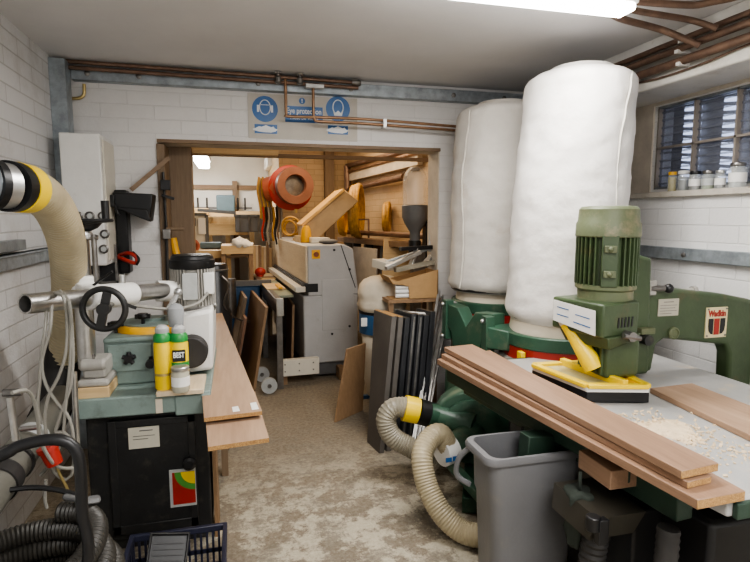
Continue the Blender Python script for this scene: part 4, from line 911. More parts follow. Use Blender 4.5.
# ---------------------------------------------------------------- crate with tray
cr = thing('plastic_crate', (-.38, 2.2, 0), 'dark blue open plastic crate on the floor by the black cabinet', 'crate')
W['crate'] = M('dark_blue_plastic', (.028, .03, .055), .4)
kz = .26; kx0, kx1, ky0, ky1 = -.475, -.085, 2.04, 2.42
g = G().box(kx0, kx1, ky0, ky1, 0, .012)
obj('base', g, 'crate', cr)
obj('rim', G().box(kx0 - .012, kx1 + .012, ky0 - .012, ky0 + .008, kz - .03, kz).box(kx0 - .012, kx1 + .012, ky1 - .008, ky1 + .012, kz - .03, kz).box(kx0 - .012, kx0 + .008, ky0, ky1, kz - .03, kz).box(kx1 - .008, kx1 + .012, ky0, ky1, kz - .03, kz), 'crate', cr, bev=.004)
g = G()
n = 15
for k in range(n + 1):
    x = kx0 + (kx1 - kx0) * k / n; g.box(x - .005, x + .005, ky0, ky0 + .006, 0, kz - .02); g.box(x - .005, x + .005, ky1 - .006, ky1, 0, kz - .02)
for k in range(11):
    y = ky0 + (ky1 - ky0) * k / 10; g.box(kx0, kx0 + .006, y - .005, y + .005, 0, kz - .02); g.box(kx1 - .006, kx1, y - .005, y + .005, 0, kz - .02)
for z in (.06, .13): g.box(kx0, kx1, ky0, ky0 + .006, z, z + .02).box(kx0, kx1, ky1 - .006, ky1, z, z + .02).box(kx0, kx0 + .006, ky0, ky1, z, z + .02).box(kx1 - .006, kx1, ky0, ky1, z, z + .02)
obj('slatted_side', g, 'crate', cr)
ty = thing('paint_tray', (-.40, 2.28, .15), 'black paint tray propped up inside the dark blue crate', 'tray')
rot = Matrix.Rotation(R(8), 3, 'Y') @ Matrix.Rotation(R(52), 3, 'X')
tcn = Vector((-.315, 2.22, .22))
def tl_(c, s): return (tcn + rot @ Vector(c), s, rot)
g = G(); g.obox(*tl_((0, 0, 0), (.15, .24, .008)))
obj('pan', g, 'black', ty)
g = G(); 
for c, s in (((-.075, 0, .012), (.01, .25, .03)), ((.075, 0, .012), (.01, .25, .03)), ((0, .122, .012), (.16, .01, .03)), ((0, -.122, .012), (.16, .01, .03))): g.obox(*tl_(c, s))
obj('rim', g, 'blackm', ty, bev=.004)
g = G()
for k in range(9): g.obox(*tl_((0, -.09 + k * .022, .006), (.12, .006, .006)))
obj('ribbed_floor', g, 'blackm', ty)
# ================================================================== ROOM BEHIND
struct('ceiling', G().box(-3.2, 3.6, 4.42, 10.8, 2.86, 2.96), 'plaster')
struct('wall_far', G().box(-3.2, 1.2, 10.5, 10.7, 0, 2.9), 'plaster')
struct('wall_left', G().box(-2.8, -2.6, 4.5, 10.6, 0, 2.9), 'plaster')
BY = 8.0
struct('wall_right', G().hexa([(2.14, 4.5, 0), (2.34, 4.5, 0), (1.80, 8.3, 0), (1.60, 8.3, 0)], [(2.14, 4.5, 2.9), (2.34, 4.5, 2.9), (1.80, 8.3, 2.9), (1.60, 8.3, 2.9)]), 'brick_tan_side')
struct('wall_far', G().box(.64, 2.0, BY, BY + .22, 0, 2.9), 'brick_tan')
struct('wall_side', G().box(.64, .86, BY + .22, 10.5, 0, 2.9), 'brick_tan_side')
c0, c1 = at(325, 200, y=7.9), at(334, 200, y=7.9)
single('steel_column', G().box(c0.x, c1.x, 7.86, 7.99, 0, 2.85), 'oldwood', 'dark brown upright column against the cream brick wall', 'column')
struct('wall_back', G().box(-3.0, XL - .1, YB + .05, YB + .25, 0, 2.9), 'plaster')
struct('trim_9', G().box(-3.0, 2.2, 4.42, 4.552, CZ, 2.96), 'plaster')
# door frame timber
a, b = at(160, 150, y=4.34), at(182, 150, y=4.6)
struct('trim_10', G().box(-.535, -.48, 4.28, 4.56, 0, 2.18), 'oldwood', bev=.004)
struct('trim_11', G().box(-.50, -.315, 4.56, 4.70, 0, 2.2), 'oldwood', bev=.006)
struct('trim_12', G().box(-.53, 1.669, 4.285, 4.31, 2.19, 2.215), 'oldwoodx')
a = at(178, 150, y=4.75); b = at(278, 157, y=4.75)
struct('trim_13', G().box(a.x, b.x, 4.70, 4.80, 2.165, 2.26), 'pine', bev=.004)
struct('trim_14', G().box(a.x, 2.0, 4.80, 4.86, 2.16, 2.19), 'oldwoodx')
# duct, rail hung on the frame
ck = thing('bar_clamp', (-.42, 4.5, 1.6), 'black bar clamp hanging on the timber door frame', 'clamp')
obj('bar', G().cyl(at(163, 172, y=4.26), at(166, 222, y=4.26), .009, seg=8).cyl(at(166, 222, y=4.26), at(168, 290, y=4.26), .011, seg=8), 'blackm', ck)
obj('jaw', G().box(*[v for v in (at(160, 172, y=4.24).x, at(170, 172, y=4.24).x)], 4.22, 4.26, at(160, 190, y=4.24).z, at(160, 180, y=4.24).z).obox(at(168, 197, y=4.24), (.09, .03, .02), (0, .3, 0)), 'black', ck, bev=.003)
obj('handle', G().cyl(at(166, 229, y=4.24), at(184, 229, y=4.24), .013, seg=10), 'oldwood', ck)
obj('screw_head', G().box(at(163, 234, y=4.24).x, at(171, 234, y=4.24).x, 4.21, 4.25, at(163, 239, y=4.24).z, at(163, 229, y=4.24).z), 'steel_d', ck, bev=.004)
yb = single('yellow_bracket', G().tube(spline([at(173, 238, y=4.5), at(176, 252, y=4.5), at(181, 262, y=4.5), at(190, 266, y=4.5)], .02), .028, 10), 'yellow_o', 'curved yellow bracket sticking up behind the silver motor', 'bracket')
cc_ = single('red_reel', G().torus(at(192, 246, y=7.3), .075, .022, (0, 1, 0)).cyl(at(192, 246, y=7.3), at(192, 246, y=7.33), .055, seg=20), M('faded_red', (.36, .10, .06), .5), 'small faded red reel standing on the workbench behind the silver motor', 'reel')
single('rubber_gasket', G().cyl(at(215, 262, y=5.4) , at(215, 300, y=5.4), .11, .11, 28).cyl(at(215, 260, y=5.4), at(215, 262, y=5.4), .118, seg=28).cyl(at(215, 300, y=5.4), at(215, 340, y=5.4), .12, seg=28), 'panel_b', 'black upright cylinder behind the silver motor', 'cylinder') if False else None
dc = thing('dust_canister', (at(216, 300, y=5.6).x, 5.6, 0), 'tall black canister on the floor behind the silver motor', 'canister')
q = at(216, 300, y=5.6)
obj('body', G().lathe((q.x, 5.6, 0), [(.14, 0), (.15, .02), (.15, .70), (.125, .74), (.125, 1.16), (.11, 1.19), (.002, 1.2)], 32), 'panel_b', dc)
obj('ridge', G().lathe((q.x, 5.6, 1.12), [(.13, 0), (.135, .01), (.13, .02)], 32, cap=False), 'greyd', dc)
single('canister_cable', cable([at(222, 276, y=5.45), at(229, 285, y=5.45), at(224, 305, y=5.5), at(236, 318, y=5.6), at(250, 322, y=5.8)], .009), 'steel_d', 'thin grey cable hanging from the black canister', 'cable')

# far strip lamp and rails
l1 = thing('strip_lamp', (at(202, 160, y=9.2).x, 9.2, 2.6), 'short bright strip lamp hanging in the far room', 'lamp')
c = at(202, 161, y=9.2)
W['far_tube'] = EMIT('far_diffuser', (1, 1, .97), 14)
obj('diffuser', G().box(c.x - .09, c.x + .09, 8.6, 9.8, c.z - .07, c.z + .04), 'far_tube', l1, bev=.02)
obj('housing', G().box(c.x - .11, c.x + .11, 8.58, 9.82, c.z + .04, 2.86), 'white', l1)
l2 = thing('strip_lamp', (at(284, 168, y=9.4).x, 9.4, 2.6), 'strip lamp seen edge-on at the corner of the cream brick wall', 'lamp')
c = at(273, 168, y=9.6); obj('diffuser', G().box(c.x - .12, c.x - .02, 9.3, 10.2, c.z, c.z + .2), 'paper', l2, bev=.02)
struct('trim_15', G().hexa([(.05, 9.6, 2.80), (.15, 9.6, 2.80), (.60, 8.4, 2.80), (.5, 8.4, 2.80)], [(.05, 9.6, 2.86), (.15, 9.6, 2.86), (.60, 8.4, 2.86), (.5, 8.4, 2.86)]), 'white')
r = at(200, 187, y=10.48)
struct('trim_16', G().box(-2.6, .64, 10.45, 10.5, r.z - .04, r.z + .04), 'oldwoodx')
a, b = at(232, 181, y=10.42), at(238, 214, y=10.42)
single('timber_post', G().box(a.x, b.x, 10.38, 10.45, 0, a.z), 'oldwood', 'brown upright post against the far white wall', 'post')
# slate blue board
a, b = at(219, 195, y=10.2), at(237, 212, y=10.2)
single('slate_board', G().box(a.x - .05, b.x - .03, 10.15, 10.2, b.z - .1, a.z), 'tealboard', 'slate blue board standing on the shelf against the far wall', 'board', bev=.03)
# clamp rack
a, b = at(180, 208, y=10.3), at(252, 207, y=10.3)
rk = thing('peg_rack', ((a.x + b.x) / 2, 10.3, a.z), 'row of black pegs on a bar along the far wall', 'rack')
obj('bar', G().box(a.x, b.x, 10.28, 10.31, a.z - .02, a.z + .02), 'greyd', rk)
for u in (184, 188, 198, 207, 226, 238, 245):
    p = at(u, 205, y=10.27); obj('peg', G().cyl(p - Z * .1, p + Z * .13, .016, seg=8), 'black', rk)
# shelving with timber
def bxat(name, u0, v0, u1, v1, y, dep, mat, label, cat, group=None, bev=.004):
    a, b = at(u0, v0, y=y), at(u1, v1, y=y)
    return single(name, G().box(a.x, b.x, y, y + dep, b.z, a.z), mat, label, cat, group, bev=bev)
ss = thing('storage_bench', (-.6, 9.3, 0), 'long low timber storage bench below the far wall', 'bench')
a, b = at(170, 211, y=9.6), at(262, 214, y=9.6)
obj('top', G().box(a.x, b.x, 9.55, 10.4, a.z - .10, a.z), 'pine', ss)
for u in (180, 210, 228, 252): p = at(u, 240, y=9.6); obj('leg', G().box(p.x - .04, p.x + .04, 9.62, 9.70, 0, a.z - .1), 'pinez', ss)
obj('shelf', G().box(a.x, b.x, 9.6, 10.4, .95, .99).box(a.x, b.x, 9.6, 10.4, .45, .49), 'oldwoodx', ss)
bxat('timber_stack', 180, 208, 208, 215, 9.2, .3, 'pine', 'pale planed timber lying on the left of the far bench', 'timber')
bxat('timber_beam', 208, 216, 243, 226, 9.1, .4, 'pinez', 'orange timber block in the middle of the far bench', 'timber')
bxat('timber_beam', 205, 224, 248, 235, 8.9, .3, 'pine', 'thick pale beam below the dark crate in the far room', 'timber')
bxat('timber_beam', 200, 217, 212, 226, 9.0, .3, 'pine', 'short pale timber end left of the orange block', 'timber')
b_ = single('parts_tray', G().bar(at(198, 210, y=8.9), at(236, 213, y=8.9), .25, .05), 'greyd', 'dark narrow tray tilted on the far bench', 'tray')
a, b = at(235, 215, y=8.8), at(272, 232, y=8.8)
fc_ = thing('storage_crate', (a.x, 8.8, b.z), 'dark grey plastic crate on the far bench', 'crate')
obj('shell', G().box(a.x, b.x, 8.8, 9.3, b.z, a.z), 'greyd', fc_, bev=.01); obj('rim', G().box(a.x - .02, b.x + .02, 8.78, 9.32, a.z - .03, a.z + .01), 'greyd', fc_, bev=.004)
g = G()
for k in range(4): x = a.x + (b.x - a.x) * (k + .5) / 4; g.box(x - .015, x + .015, 8.78, 8.80, b.z, a.z)
obj('rib', g, 'panel_g', fc_)
# notice board: white sheets and red box
nb = thing('notice_board', (at(196, 240, y=8.0).x, 8.0, 1.0), 'board with white sheets and red label beside the timber frame', 'board')
a, b = at(180, 215, y=8.0), at(208, 250, y=8.0)
obj('panel', G().box(a.x, b.x, 8.0, 8.04, b.z, a.z), 'cream', nb)
obj('edge_frame', G().box(b.x - .03, b.x + .02, 7.98, 8.04, b.z, a.z).box(a.x, b.x, 7.98, 8.04, a.z - .01, a.z + .03), 'greyd', nb)
def sheet(u0, v0, u1, v1, mat, n='sheet'):
    p, q_ = at(u0, v0, y=7.98), at(u1, v1, y=7.98); return obj(n, G().box(p.x, q_.x, 7.965, 7.985, q_.z, p.z), mat, nb)
sheet(183, 219, 189, 229, 'paper'); sheet(198, 218, 206, 234, 'paper'); sheet(190, 218, 196, 226, 'greyd'); s_ = sheet(183, 228, 191, 237, 'red', 'red_label')
# work bench with paler top
wbn = thing('workbench', (at(215, 250, y=7.2).x, 7.2, 0), 'pale topped workbench in the room behind', 'workbench')
a, b = at(183, 251, y=7.2), at(225, 251, y=7.2)
obj('worktop', G().box(a.x, b.x, 7.2, 8.0, a.z - .10, a.z), 'pine', wbn, bev=.004)
for u in (186, 203, 222): p = at(u, 260, y=7.25); obj('leg', G().box(p.x - .04, p.x + .04, 7.22, 7.3, 0, a.z - .1), 'oldwood', wbn)
obj('back_panel', G().box(a.x, b.x, 7.9, 7.95, .2, a.z - .1), 'osb', wbn)
bxat('slate_sheet', 200, 243, 221, 248, 7.5, .3, 'tealboard', 'slate grey board lying on the workbench', 'board')
w2 = thing('cabinet_bench', (at(240, 255, y=6.9).x, 6.9, 0), 'brown plywood bench with open front beside the leaning boards', 'bench')
a, b = at(221, 246, y=6.9), at(253, 250, y=6.9)
obj('top', G().box(a.x, b.x, 6.9, 7.5, a.z - .03, a.z), 'pine', w2); obj('apron', G().box(a.x, b.x, 6.9, 6.93, a.z - .10, a.z - .03), 'pine', w2)
obj('side', G().box(a.x, a.x + .05, 6.92, 7.5, 0, a.z - .03).box(b.x - .05, b.x, 6.92, 7.5, 0, a.z - .03), 'osb', w2); obj('shelf', G().box(a.x, b.x, 6.95, 7.5, .5, .54), 'osb', w2)
rag = single('white_rag', G().ball(at(242, 244, y=6.95), .10, (1.2, .8, .6), 24), 'paper', 'crumpled white cloth on the brown plywood bench', 'cloth', ang=180)
for v in rag.data.vertices: v.co += Vector((0, 0, 1)) * .06 * noise.noise(v.co * 16) + Vector((1, 0, 0)) * .05 * noise.noise(v.co * 14 + Vector((5, 0, 0)))
# blue machine base
bm_ = thing('blue_machine', (at(228, 285, y=6.4).x, 6.4, 0), 'blue painted machine base under the workbench', 'machine')
a, b = at(222, 268, y=6.4), at(262, 320, y=6.4)
obj('base', G().box(a.x, a.x + .42, 6.4, 6.8, 0.05, .85), 'blue', bm_, bev=.02); obj('cylinder', G().cyl((a.x + .08, 6.36, .5), (a.x + .08, 6.36, .95), .07), 'steel_d', bm_)
obj('cross_beam', G().box(a.x - .1, a.x + .55, 6.36, 6.42, .86, .92), 'greyd', bm_)
# timber offcuts standing by the machine: countable boards
for k in range(11):
    u = 252 + k * 2.6; p = at(u, 246 + (k * 7 % 5), y=7.55 + .02 * k); h = p.z + .03 * (k % 3)
    if p.x > .44: break
    single('upright_offcut', G().hexa([(p.x, 7.55, 0), (p.x + .035, 7.55, 0), (p.x + .035, 7.66, 0), (p.x, 7.66, 0)], [(p.x + .02, 7.60, h), (p.x + .05, 7.60, h), (p.x + .05, 7.7, h), (p.x + .02, 7.7, h)]), ['pinez', 'ply', 'osb'][k % 3], 'upright timber offcut in the row behind the edge bander rail', 'offcut', 'upright timber offcuts by the far bench')

# ---------------------------------------------------------------- edge banding machine
em = thing('edge_bander', (.93, 5.4, 0), 'long grey edge banding machine with yellow switch plate and timber side', 'edge bander')
dy = Vector((-.061, .998, 0)); dx = Vector((.998, .061, 0))
O = Vector((.665, 5.36, 0)); L = 2.3
def EB(x0, x1, y0, y1, z0, z1, g=None):
    g = g or G()
    lo = [O + dx * x + dy * y + Z * z0 for x, y in ((x0, y0), (x1, y0), (x1, y1), (x0, y1))]; hi = [p + Z * (z1 - z0) for p in lo]
    return g.hexa(lo, hi)
obj('base', EB(-.02, .55, 0, L, .16, .86), 'grey', em, bev=.015)
obj('plinth', EB(.12, .42, .04, L, .03, .17), 'greyd', em)
q = [(.03, .86), (.03, .92), (.03, 1.37), (.40, 1.375), (.50, 1.33), (.56, .86)]
obj('hood', G().prism(q, O, dx, Z, dy, L), 'grey', em, bev=.012)
obj('hood_side', EB(.01, .032, .02, L, .99, 1.36), 'ply', em, bev=.004)
obj('slot', EB(-.01, .13, -.004, .02, .90, .985), 'black', em, bev=.002)
obj('side_slot', EB(-.012, .03, .02, L, .965, .99), 'black', em)
obj('feed_beam', EB(-.10, .0, -.02, L, .905, .96), 'cream', em, bev=.004)
obj('feed_chain', EB(-.03, .008, .0, L, .960, .972), 'rubber', em)
obj('front_plate', EB(.17, .50, -.006, .0, .50, 1.02), 'grey', em, bev=.003)
obj('panel_gap', G().bar(O + dx * .37 + dy * -.004 + Z * 1.37, O + dx * .52 + dy * -.004 + Z * .93, .008, .006, dy), 'black', em)
for (x, z) in ((.27, .46), (.30, 1.32), (.455, .53), (.46, 1.12)): obj('bolt', G().cyl(O + dx * x + Z * z, O + dx * x + Z * z - dy * .012, .012, seg=10), 'black', em)
yp = obj('switch_plate', EB(.07, .155, -.008, 0, 1.235, 1.325), 'yellow_o', em, bev=.002)
obj('switch_knob', G().cyl(O + dx * .112 + Z * 1.28 - dy * .03, O + dx * .112 + Z * 1.28 + dy * .0, .026, seg=18), M('dark_red_brown', (.22, .06, .02), .4), yp)
obj('foot_block', EB(-.28, .10, -.16, -.08, .10, .26), 'cream', em, bev=.004)
g = G(); 
for x in (-.24, -.1, .04):
    for z in (.15, .22): c = O + dx * x + Z * z - dy * .16; g.cyl(c, c - dy * .004, .008, seg=8)
obj('bolt', g, 'steel_d', em)
for x in (-.24, .35): obj('leg', EB(x - .03, x + .03, -.1, .05, 0, .12), 'osb', em)
obj('side_table', EB(-.27, -.10, .1, L, .84, .868), M('pale_green_table', (.28, .30, .22), .35), em, bev=.003)
obj('side_rail', EB(-.32, -.26, -.25, L, .80, .875).hexa([O + dx * -.40 + dy * -.25 + Z * .8] * 0 or [O + dx * x + dy * y + Z * .72 for x, y in ((-.31, -.2), (-.28, -.2), (-.28, L), (-.31, L))], [O + dx * x + dy * y + Z * .80 for x, y in ((-.31, -.2), (-.28, -.2), (-.28, L), (-.31, L))]), 'steel_d', em, bev=.003)
obj('rail_end', EB(-.325, -.255, -.27, -.25, .72, .89), 'steel', em, bev=.004)
for y in (-.22, 1.0, 2.1): obj('rail_post', EB(-.32, -.265, y, y + .05, .0, .82), 'steel_d', em)
for y in (.0, .25):
    c = O + dx * (-.415 - y * .1) + dy * (y * 1.6 - .32) + Z * (.078 + y * .0)
    k = obj('castor', G().cyl(c - dy * .02, c + dy * .02, .075, seg=24) , 'paper_g', em); obj('axle', G().cyl(c - dy * .03, c + dy * .03, .02, seg=12), 'steel_d', k)
# things on the edge bander
def EBP(x, y, z): return O + dx * x + dy * y + Z * z
t_ = single('clamp_offcut', EB(-.32, -.12, .5, 1.0, .87, .885), 'pine', 'pale offcut lying on the edge bander side table', 'offcut')
t_ = single('yellow_pencil_case', EB(-.20, -.16, .45, .75, .887, .905), 'yellow_o', 'narrow yellow strip on the pale offcut', 'strip')
rb = thing('red_tape_gun', EBP(-.24, 1.9, .87), 'small red tool on the side table of the edge bander', 'tool')
obj('body', G().ball(EBP(-.24, 1.9, .93), .06, (1.2, 1, 1)), 'red', rb); obj('base', G().cyl(EBP(-.24, 1.9, .868), EBP(-.24, 1.9, .90), .05), 'red', rb)
for k in range(5):
    single('thin_strip', EB(-.30 + .03 * k, -.12 + .03 * k, 1.35 + .13 * k, 1.40 + .13 * k, .87 + .004 * k, .885 + .006 * k), ['ply', 'pine', 'oldwoodx'][k % 3], 'thin wooden strip lying crosswise on the side table', 'strip', 'loose wooden strips on the edge bander table')
p = at(325, 240, y=5.6)
single('white_box', EB(.14, .34, .35, .60, 1.376, 1.43), 'cream', 'flat white box lying on top of the edge bander', 'box', bev=.004)
single('timber_block', EB(.05, .16, .55, .9, 1.372, 1.44), 'pine', 'pine block on top of the edge bander', 'timber')
single('dark_pouch', G().ball(EBP(.27, .12, 1.40), .06, (1.7, 1, .45)), 'greyd', 'small dark pouch on the front of the edge bander top', 'pouch')
for k in range(4): single('scrap_stick', G().bar(EBP(.08 + .05 * k, 1.1 + .2 * k, 1.39), EBP(.30 - .03 * k, 1.5 + .15 * k, 1.40 + .02 * k), .03, .03), ['pine', 'oldwoodx'][k % 2], 'loose wooden stick lying on the edge bander top', 'stick', 'sticks on the edge bander')
# sloping belt guard
def quad(pts, y): return [(at(*p, y=y).x, at(*p, y=y).z) for p in pts]
bg = thing('belt_guard', (.9, 6.1, 1.6), 'long tan box-section guard sloping up behind the edge bander', 'guard')
obj('box_guard', G().prism(quad([(303, 226), (345, 190), (359, 201), (317, 240), (303, 240)], 5.95), (0, 5.95, 0), X, Z, Y, .5), M('tan_guard_paint', (.36, .25, .13), .5), bg, bev=.01)
q = quad([(295, 225), (339, 191), (345, 190), (303, 226)], 5.95)
obj('yellow_lid', G().prism(quad([(303, 226.5), (345, 190.5), (343, 188.5), (301, 224.5)], 5.95), (0, 5.94, 0), X, Z, Y, .52), M('warm_lid_paint', (.62, .38, .13), .5), bg, bev=.004)
obj('end_lamp', G().lathe(at(306, 234, y=5.9), [(.05, -.09), (.06, -.05), (.05, .05), (.03, .09)], 20), 'yellow_o', bg)
# red hose drum
rd = thing('hose_drum', at(293, 188, y=7.2), 'red and copper fan drum fixed to the cream brick wall', 'drum')
c = at(290, 188, y=7.3)
obj('back_disc', G().lathe(c, [(.26, 0), (.295, .02), (.295, .05), (.26, .07)], 44, (.12, -1, 0)), 'red', rd)
c2 = at(293, 186, y=7.15)
obj('front_disc', G().lathe(c2, [(.14, .0), (.235, 0), (.24, .02), (.235, .16), (.14, .16), (.13, .14), (.13, .02), (.14, 0)], 44, (.12, -1, 0), cap=False), M('copper_red_paint', (.19, .08, .05), .5), rd)
obj('hub', G().lathe(c2, [(.13, .0), (.13, .04), (.04, .05), (.002, .05)], 30, (.12, -1, 0)), 'steel_d', rd)
obj('nozzle', G().cyl(at(296, 209, y=7.0), at(296, 213, y=7.0), .02, seg=8), 'brass', rd)
obj('wall_arm', G().bar(c + Y * .0, c + Vector((0, .72, 0)), .08, .08), 'steel_d', rd)
obj('side_drum', G().cyl(at(266, 190, y=7.4), at(277, 188, y=7.35), .15, .18, seg=28), M('faded_red_side', (.35, .10, .06), .5), rd)
# hanging belts and cords left of the drum
hb = thing('hanging_belts', at(264, 200, y=7.3), 'bundle of hanging amber straps left of the red drum', 'straps')
for k in range(10):
    u = 259 + k * 1.25; m_ = ['orange_h', 'brass', 'oldwood'][k % 3]
    obj('strap', cable([at(u, 177 + k % 3, y=7.4), at(u - 1.5, 190, y=7.38), at(u + 1.5, 208, y=7.36), at(u + 2 + k % 2, 222 + k % 4, y=7.36)], .015, .05), m_, hb)
hb = thing('cord_bundle', at(270, 225, y=7.3), 'bundle of dark and white cords hanging below the amber straps', 'cords')
for k, m_ in enumerate(['red', 'black', 'cord', 'steel_d', 'orange_h', 'black', 'oldwood', 'cord']):
    u = 263 + k * 2.6; obj('cord', cable([at(u, 207, y=7.3), at(u + 1, 220, y=7.3), at(u - 1, 232, y=7.3), at(u + 1, 243 + k % 3, y=7.3)], .013, .05), m_, hb)
single('wall_bar', G().box(at(276, 205, y=7.5).x, at(281, 205, y=7.5).x, 7.5, 7.53, at(276, 232, y=7.5).z, at(276, 204, y=7.5).z), 'panel_g', 'short dark upright bar between the cords and the drum', 'bar')
cl_ = single('orange_hose_coil', G().torus(at(291, 226, y=6.6), .11, .012, (.3, 1, .2)).torus(at(293, 228, y=6.62), .10, .012, (.1, 1, .3)).torus(at(289, 228, y=6.6), .09, .011, (.5, 1, .1)), 'orange_h', 'coil of amber hose below the red drum', 'hose')

# right wall of the room behind
def wy(u):   # where the sight line at column u meets the angled brick wall
    d = at(u, 200, y=1.0).x; return 2.14 + .142 * 4.5, d
def wall_pt(u, v, off=.03):
    p = at(u, v, y=1.0); k = p.x; y = (2.14 - off + .142 * 4.5) / (k + .142); return at(u, v, y=y)
for k, (u0, v0, u1, v1, r_, m_, l) in enumerate(((347, 166, 422, 147, .035, 'copper', 'upper brown pipe along the top of the cream side wall'), (347, 172, 424, 151, .025, 'copper2', 'second copper pipe along the top of the cream side wall'), (350, 189, 404, 177, .04, 'copper', 'lower thick brown pipe along the middle of the cream side wall'))):
    single('pipe', G().cyl(wall_pt(u0, v0, .09), wall_pt(u1, v1, .09), r_, seg=14), m_, l, 'pipe')
single('pipe', G().cyl(wall_pt(347, 166, .1), wall_pt(348, 190, .1), .05, seg=14), 'copper', 'short upright pipe joining the pipes in the corner of the cream walls', 'pipe')
q0, q1 = wall_pt(346, 150, .05), wall_pt(430, 140, .05)
struct('trim_17', G().bar(wall_pt(349, 178, .06), wall_pt(420, 160, .06), .06, .10), 'reveal')
def coil(u, v, Rr, r_, mat, label, off=.08, sx=1, sy=1, n=1):
    c = wall_pt(u, v, off); g = G()
    for k in range(n): g.torus(c + Vector((-.035 * k, -.02 * k, 0)), Rr - .012 * k, r_, (.93, -.36, 0), sx=sx, sy=sy)
    return single('hose_coil', g, mat, label, 'hose')
coil(359, 211, .30, .035, 'orange_h', 'large yellow hose coil on the cream side wall behind the tan guard', .4, n=3)
coil(388, 217, .19, .03, 'orange_h', 'oval tan hose coil in the middle of the cream side wall', .12, sx=.8, n=2)
coil(344, 222, .15, .03, 'yellow_o', 'small yellow coil showing under the tan guard', .5, n=2)
# long bed / lathe on bench
lb_ = thing('pipe_bench', (1.5, 6.2, 0), 'long brown bench with horizontal pipe along the cream side wall', 'bench')
a, b = at(358, 238, y=6.4), at(412, 240, y=5.6)
obj('bed', G().bar((1.40, 7.0, 1.36), (1.93, 4.95, 1.36), .22, .06), 'oldwoodx', lb_)
obj('pipe', G().cyl((1.35, 7.0, 1.46), (1.86, 4.95, 1.46), .03, seg=14), 'copper', lb_)
for t_ in (.05, .5, .93):
    p = Vector((1.40, 7.0, 0)).lerp(Vector((1.93, 4.95, 0)), t_); obj('leg', G().box(p.x - .05, p.x + .05, p.y - .05, p.y + .05, 0, 1.34), 'galv_d', lb_)
for t_ in (.2, .35, .62): p = Vector((1.36, 7.0, 1.28)).lerp(Vector((1.89, 4.95, 1.28)), t_); obj('bracket', G().box(p.x - .05, p.x + .05, p.y - .05, p.y + .05, 1.2, 1.33), 'black', lb_, bev=.01)
obj('upright_bracket', G().bar((1.46, 6.6, 1.40), (1.46, 6.6, 1.62), .02, .02, X).bar((1.46, 6.6, 1.62), (1.55, 6.3, 1.62), .02, .02).bar((1.55, 6.3, 1.40), (1.55, 6.3, 1.62), .02, .02, X), 'copper', lb_)
obj('cream_panel', G().hexa([(1.36, 6.3, .55), (1.50, 5.75, .55), (1.52, 5.77, .55), (1.38, 6.32, .55)], [(1.36, 6.3, 1.30), (1.50, 5.75, 1.30), (1.52, 5.77, 1.30), (1.38, 6.32, 1.30)]), 'reveal', lb_)
for (u, v, w, h, y, m_) in ((366, 262, .16, .45, 6.6, 'osb'), (376, 258, .10, .5, 6.2, 'oldwood'), (398, 250, .35, .30, 5.6, 'pine')):
    p = at(u, v, y=y); single('leaning_offcut', G().hexa([(p.x - w / 2, y, p.z - h), (p.x + w / 2, y, p.z - h), (p.x + w / 2, y + .03, p.z - h), (p.x - w / 2, y + .03, p.z - h)], [(p.x - w / 2 + .05, y + .1, p.z + h * .4), (p.x + w / 2 + .05, y + .1, p.z + h * .3), (p.x + w / 2 + .05, y + .13, p.z + h * .3), (p.x - w / 2 + .05, y + .13, p.z + h * .4)]), m_, {'osb': 'brown board end leaning right of the edge bander', 'oldwood': 'dark narrow board leaning under the pipe bench', 'pine': 'wide pale board propped behind the plastic tubes'}[m_], 'board')
# hopper with clear dome
hc = at(415, 210, y=4.95)
hp_ = thing('plastic_hopper', (hc.x, 4.95, 1.3), 'hopper with tall clear dome and dark cone by the right door jamb', 'hopper')
zt, zm_, zb2 = at(415, 166, y=4.95).z, at(415, 206, y=4.95).z, at(415, 232, y=4.95).z
H_ = zt - zm_
obj('dome', G().lathe((hc.x, 4.95, zm_), [(.118, 0), (.118, H_ * .6)] + [(.118 * math.cos(t / 8 * PI / 2), H_ * .62 + H_ * .38 * math.sin(t / 8 * PI / 2)) for t in range(9)], 36, cap=False), 'dome', hp_, ang=180)
obj('dome_cap', G().ball((hc.x, 4.95, zt - .03), .05, (1, 1, .5)), 'steel_d', hp_)
obj('cone', G().lathe((hc.x, 4.95, zb2), [(.05, -.10), (.05, 0), (.10, .08), (.125, .14), (.128, zm_ - zb2), (.12, zm_ - zb2 + .01)], 36), 'greyd', hp_)
obj('outlet', G().cyl((hc.x, 4.95, zb2 - .22), (hc.x, 4.95, zb2 - .08), .06), 'black', hp_)
obj('mount', G().box(hc.x + .10, hc.x + .17, 4.90, 5.02, zb2 - .32, zm_ + .0), 'black', hp_, bev=.006)
obj('stand', G().box(hc.x - .02, hc.x + .12, 4.92, 5.02, 0, zb2 - .2), 'steel_d', hp_)

# ---------------------------------------------------------------- doorway things
cd = thing('dust_bag_machine', (1.03, 4.62, 0), 'small dust collector with cream bag and blue drum in the doorway', 'dust collector')
cxx, cyy2 = at(382, 300, y=4.62).x, 4.62
z_r = at(382, 311, y=4.62).z; z_t = at(382, 275, y=4.62).z
hh = z_t - z_r
prof = [(.19, 0), (.215, .03)] + [(.225 + .008 * math.sin(i * 2), .03 + i * hh * .10) for i in range(1, 6)] + [(.20, hh * .75), (.16, hh * .88), (.10, hh * .96), (.03, hh), (.002, hh)]
obj('upper_bag', G().lathe((cxx, cyy2, z_r), prof, 56, fn=bagfn(4.4, .09), cap=False), 'canvas_c', cd, ang=180)
obj('clamp_band', G().lathe((cxx, cyy2, z_r - .01), [(.20, 0), (.21, .003), (.21, .02), (.2, .024)], 40, cap=False), 'black', cd)
obj('drum', G().lathe((cxx, cyy2, z_r - .19), [(.19, 0), (.205, .005), (.205, .17), (.2, .185)], 40), 'blue', cd)
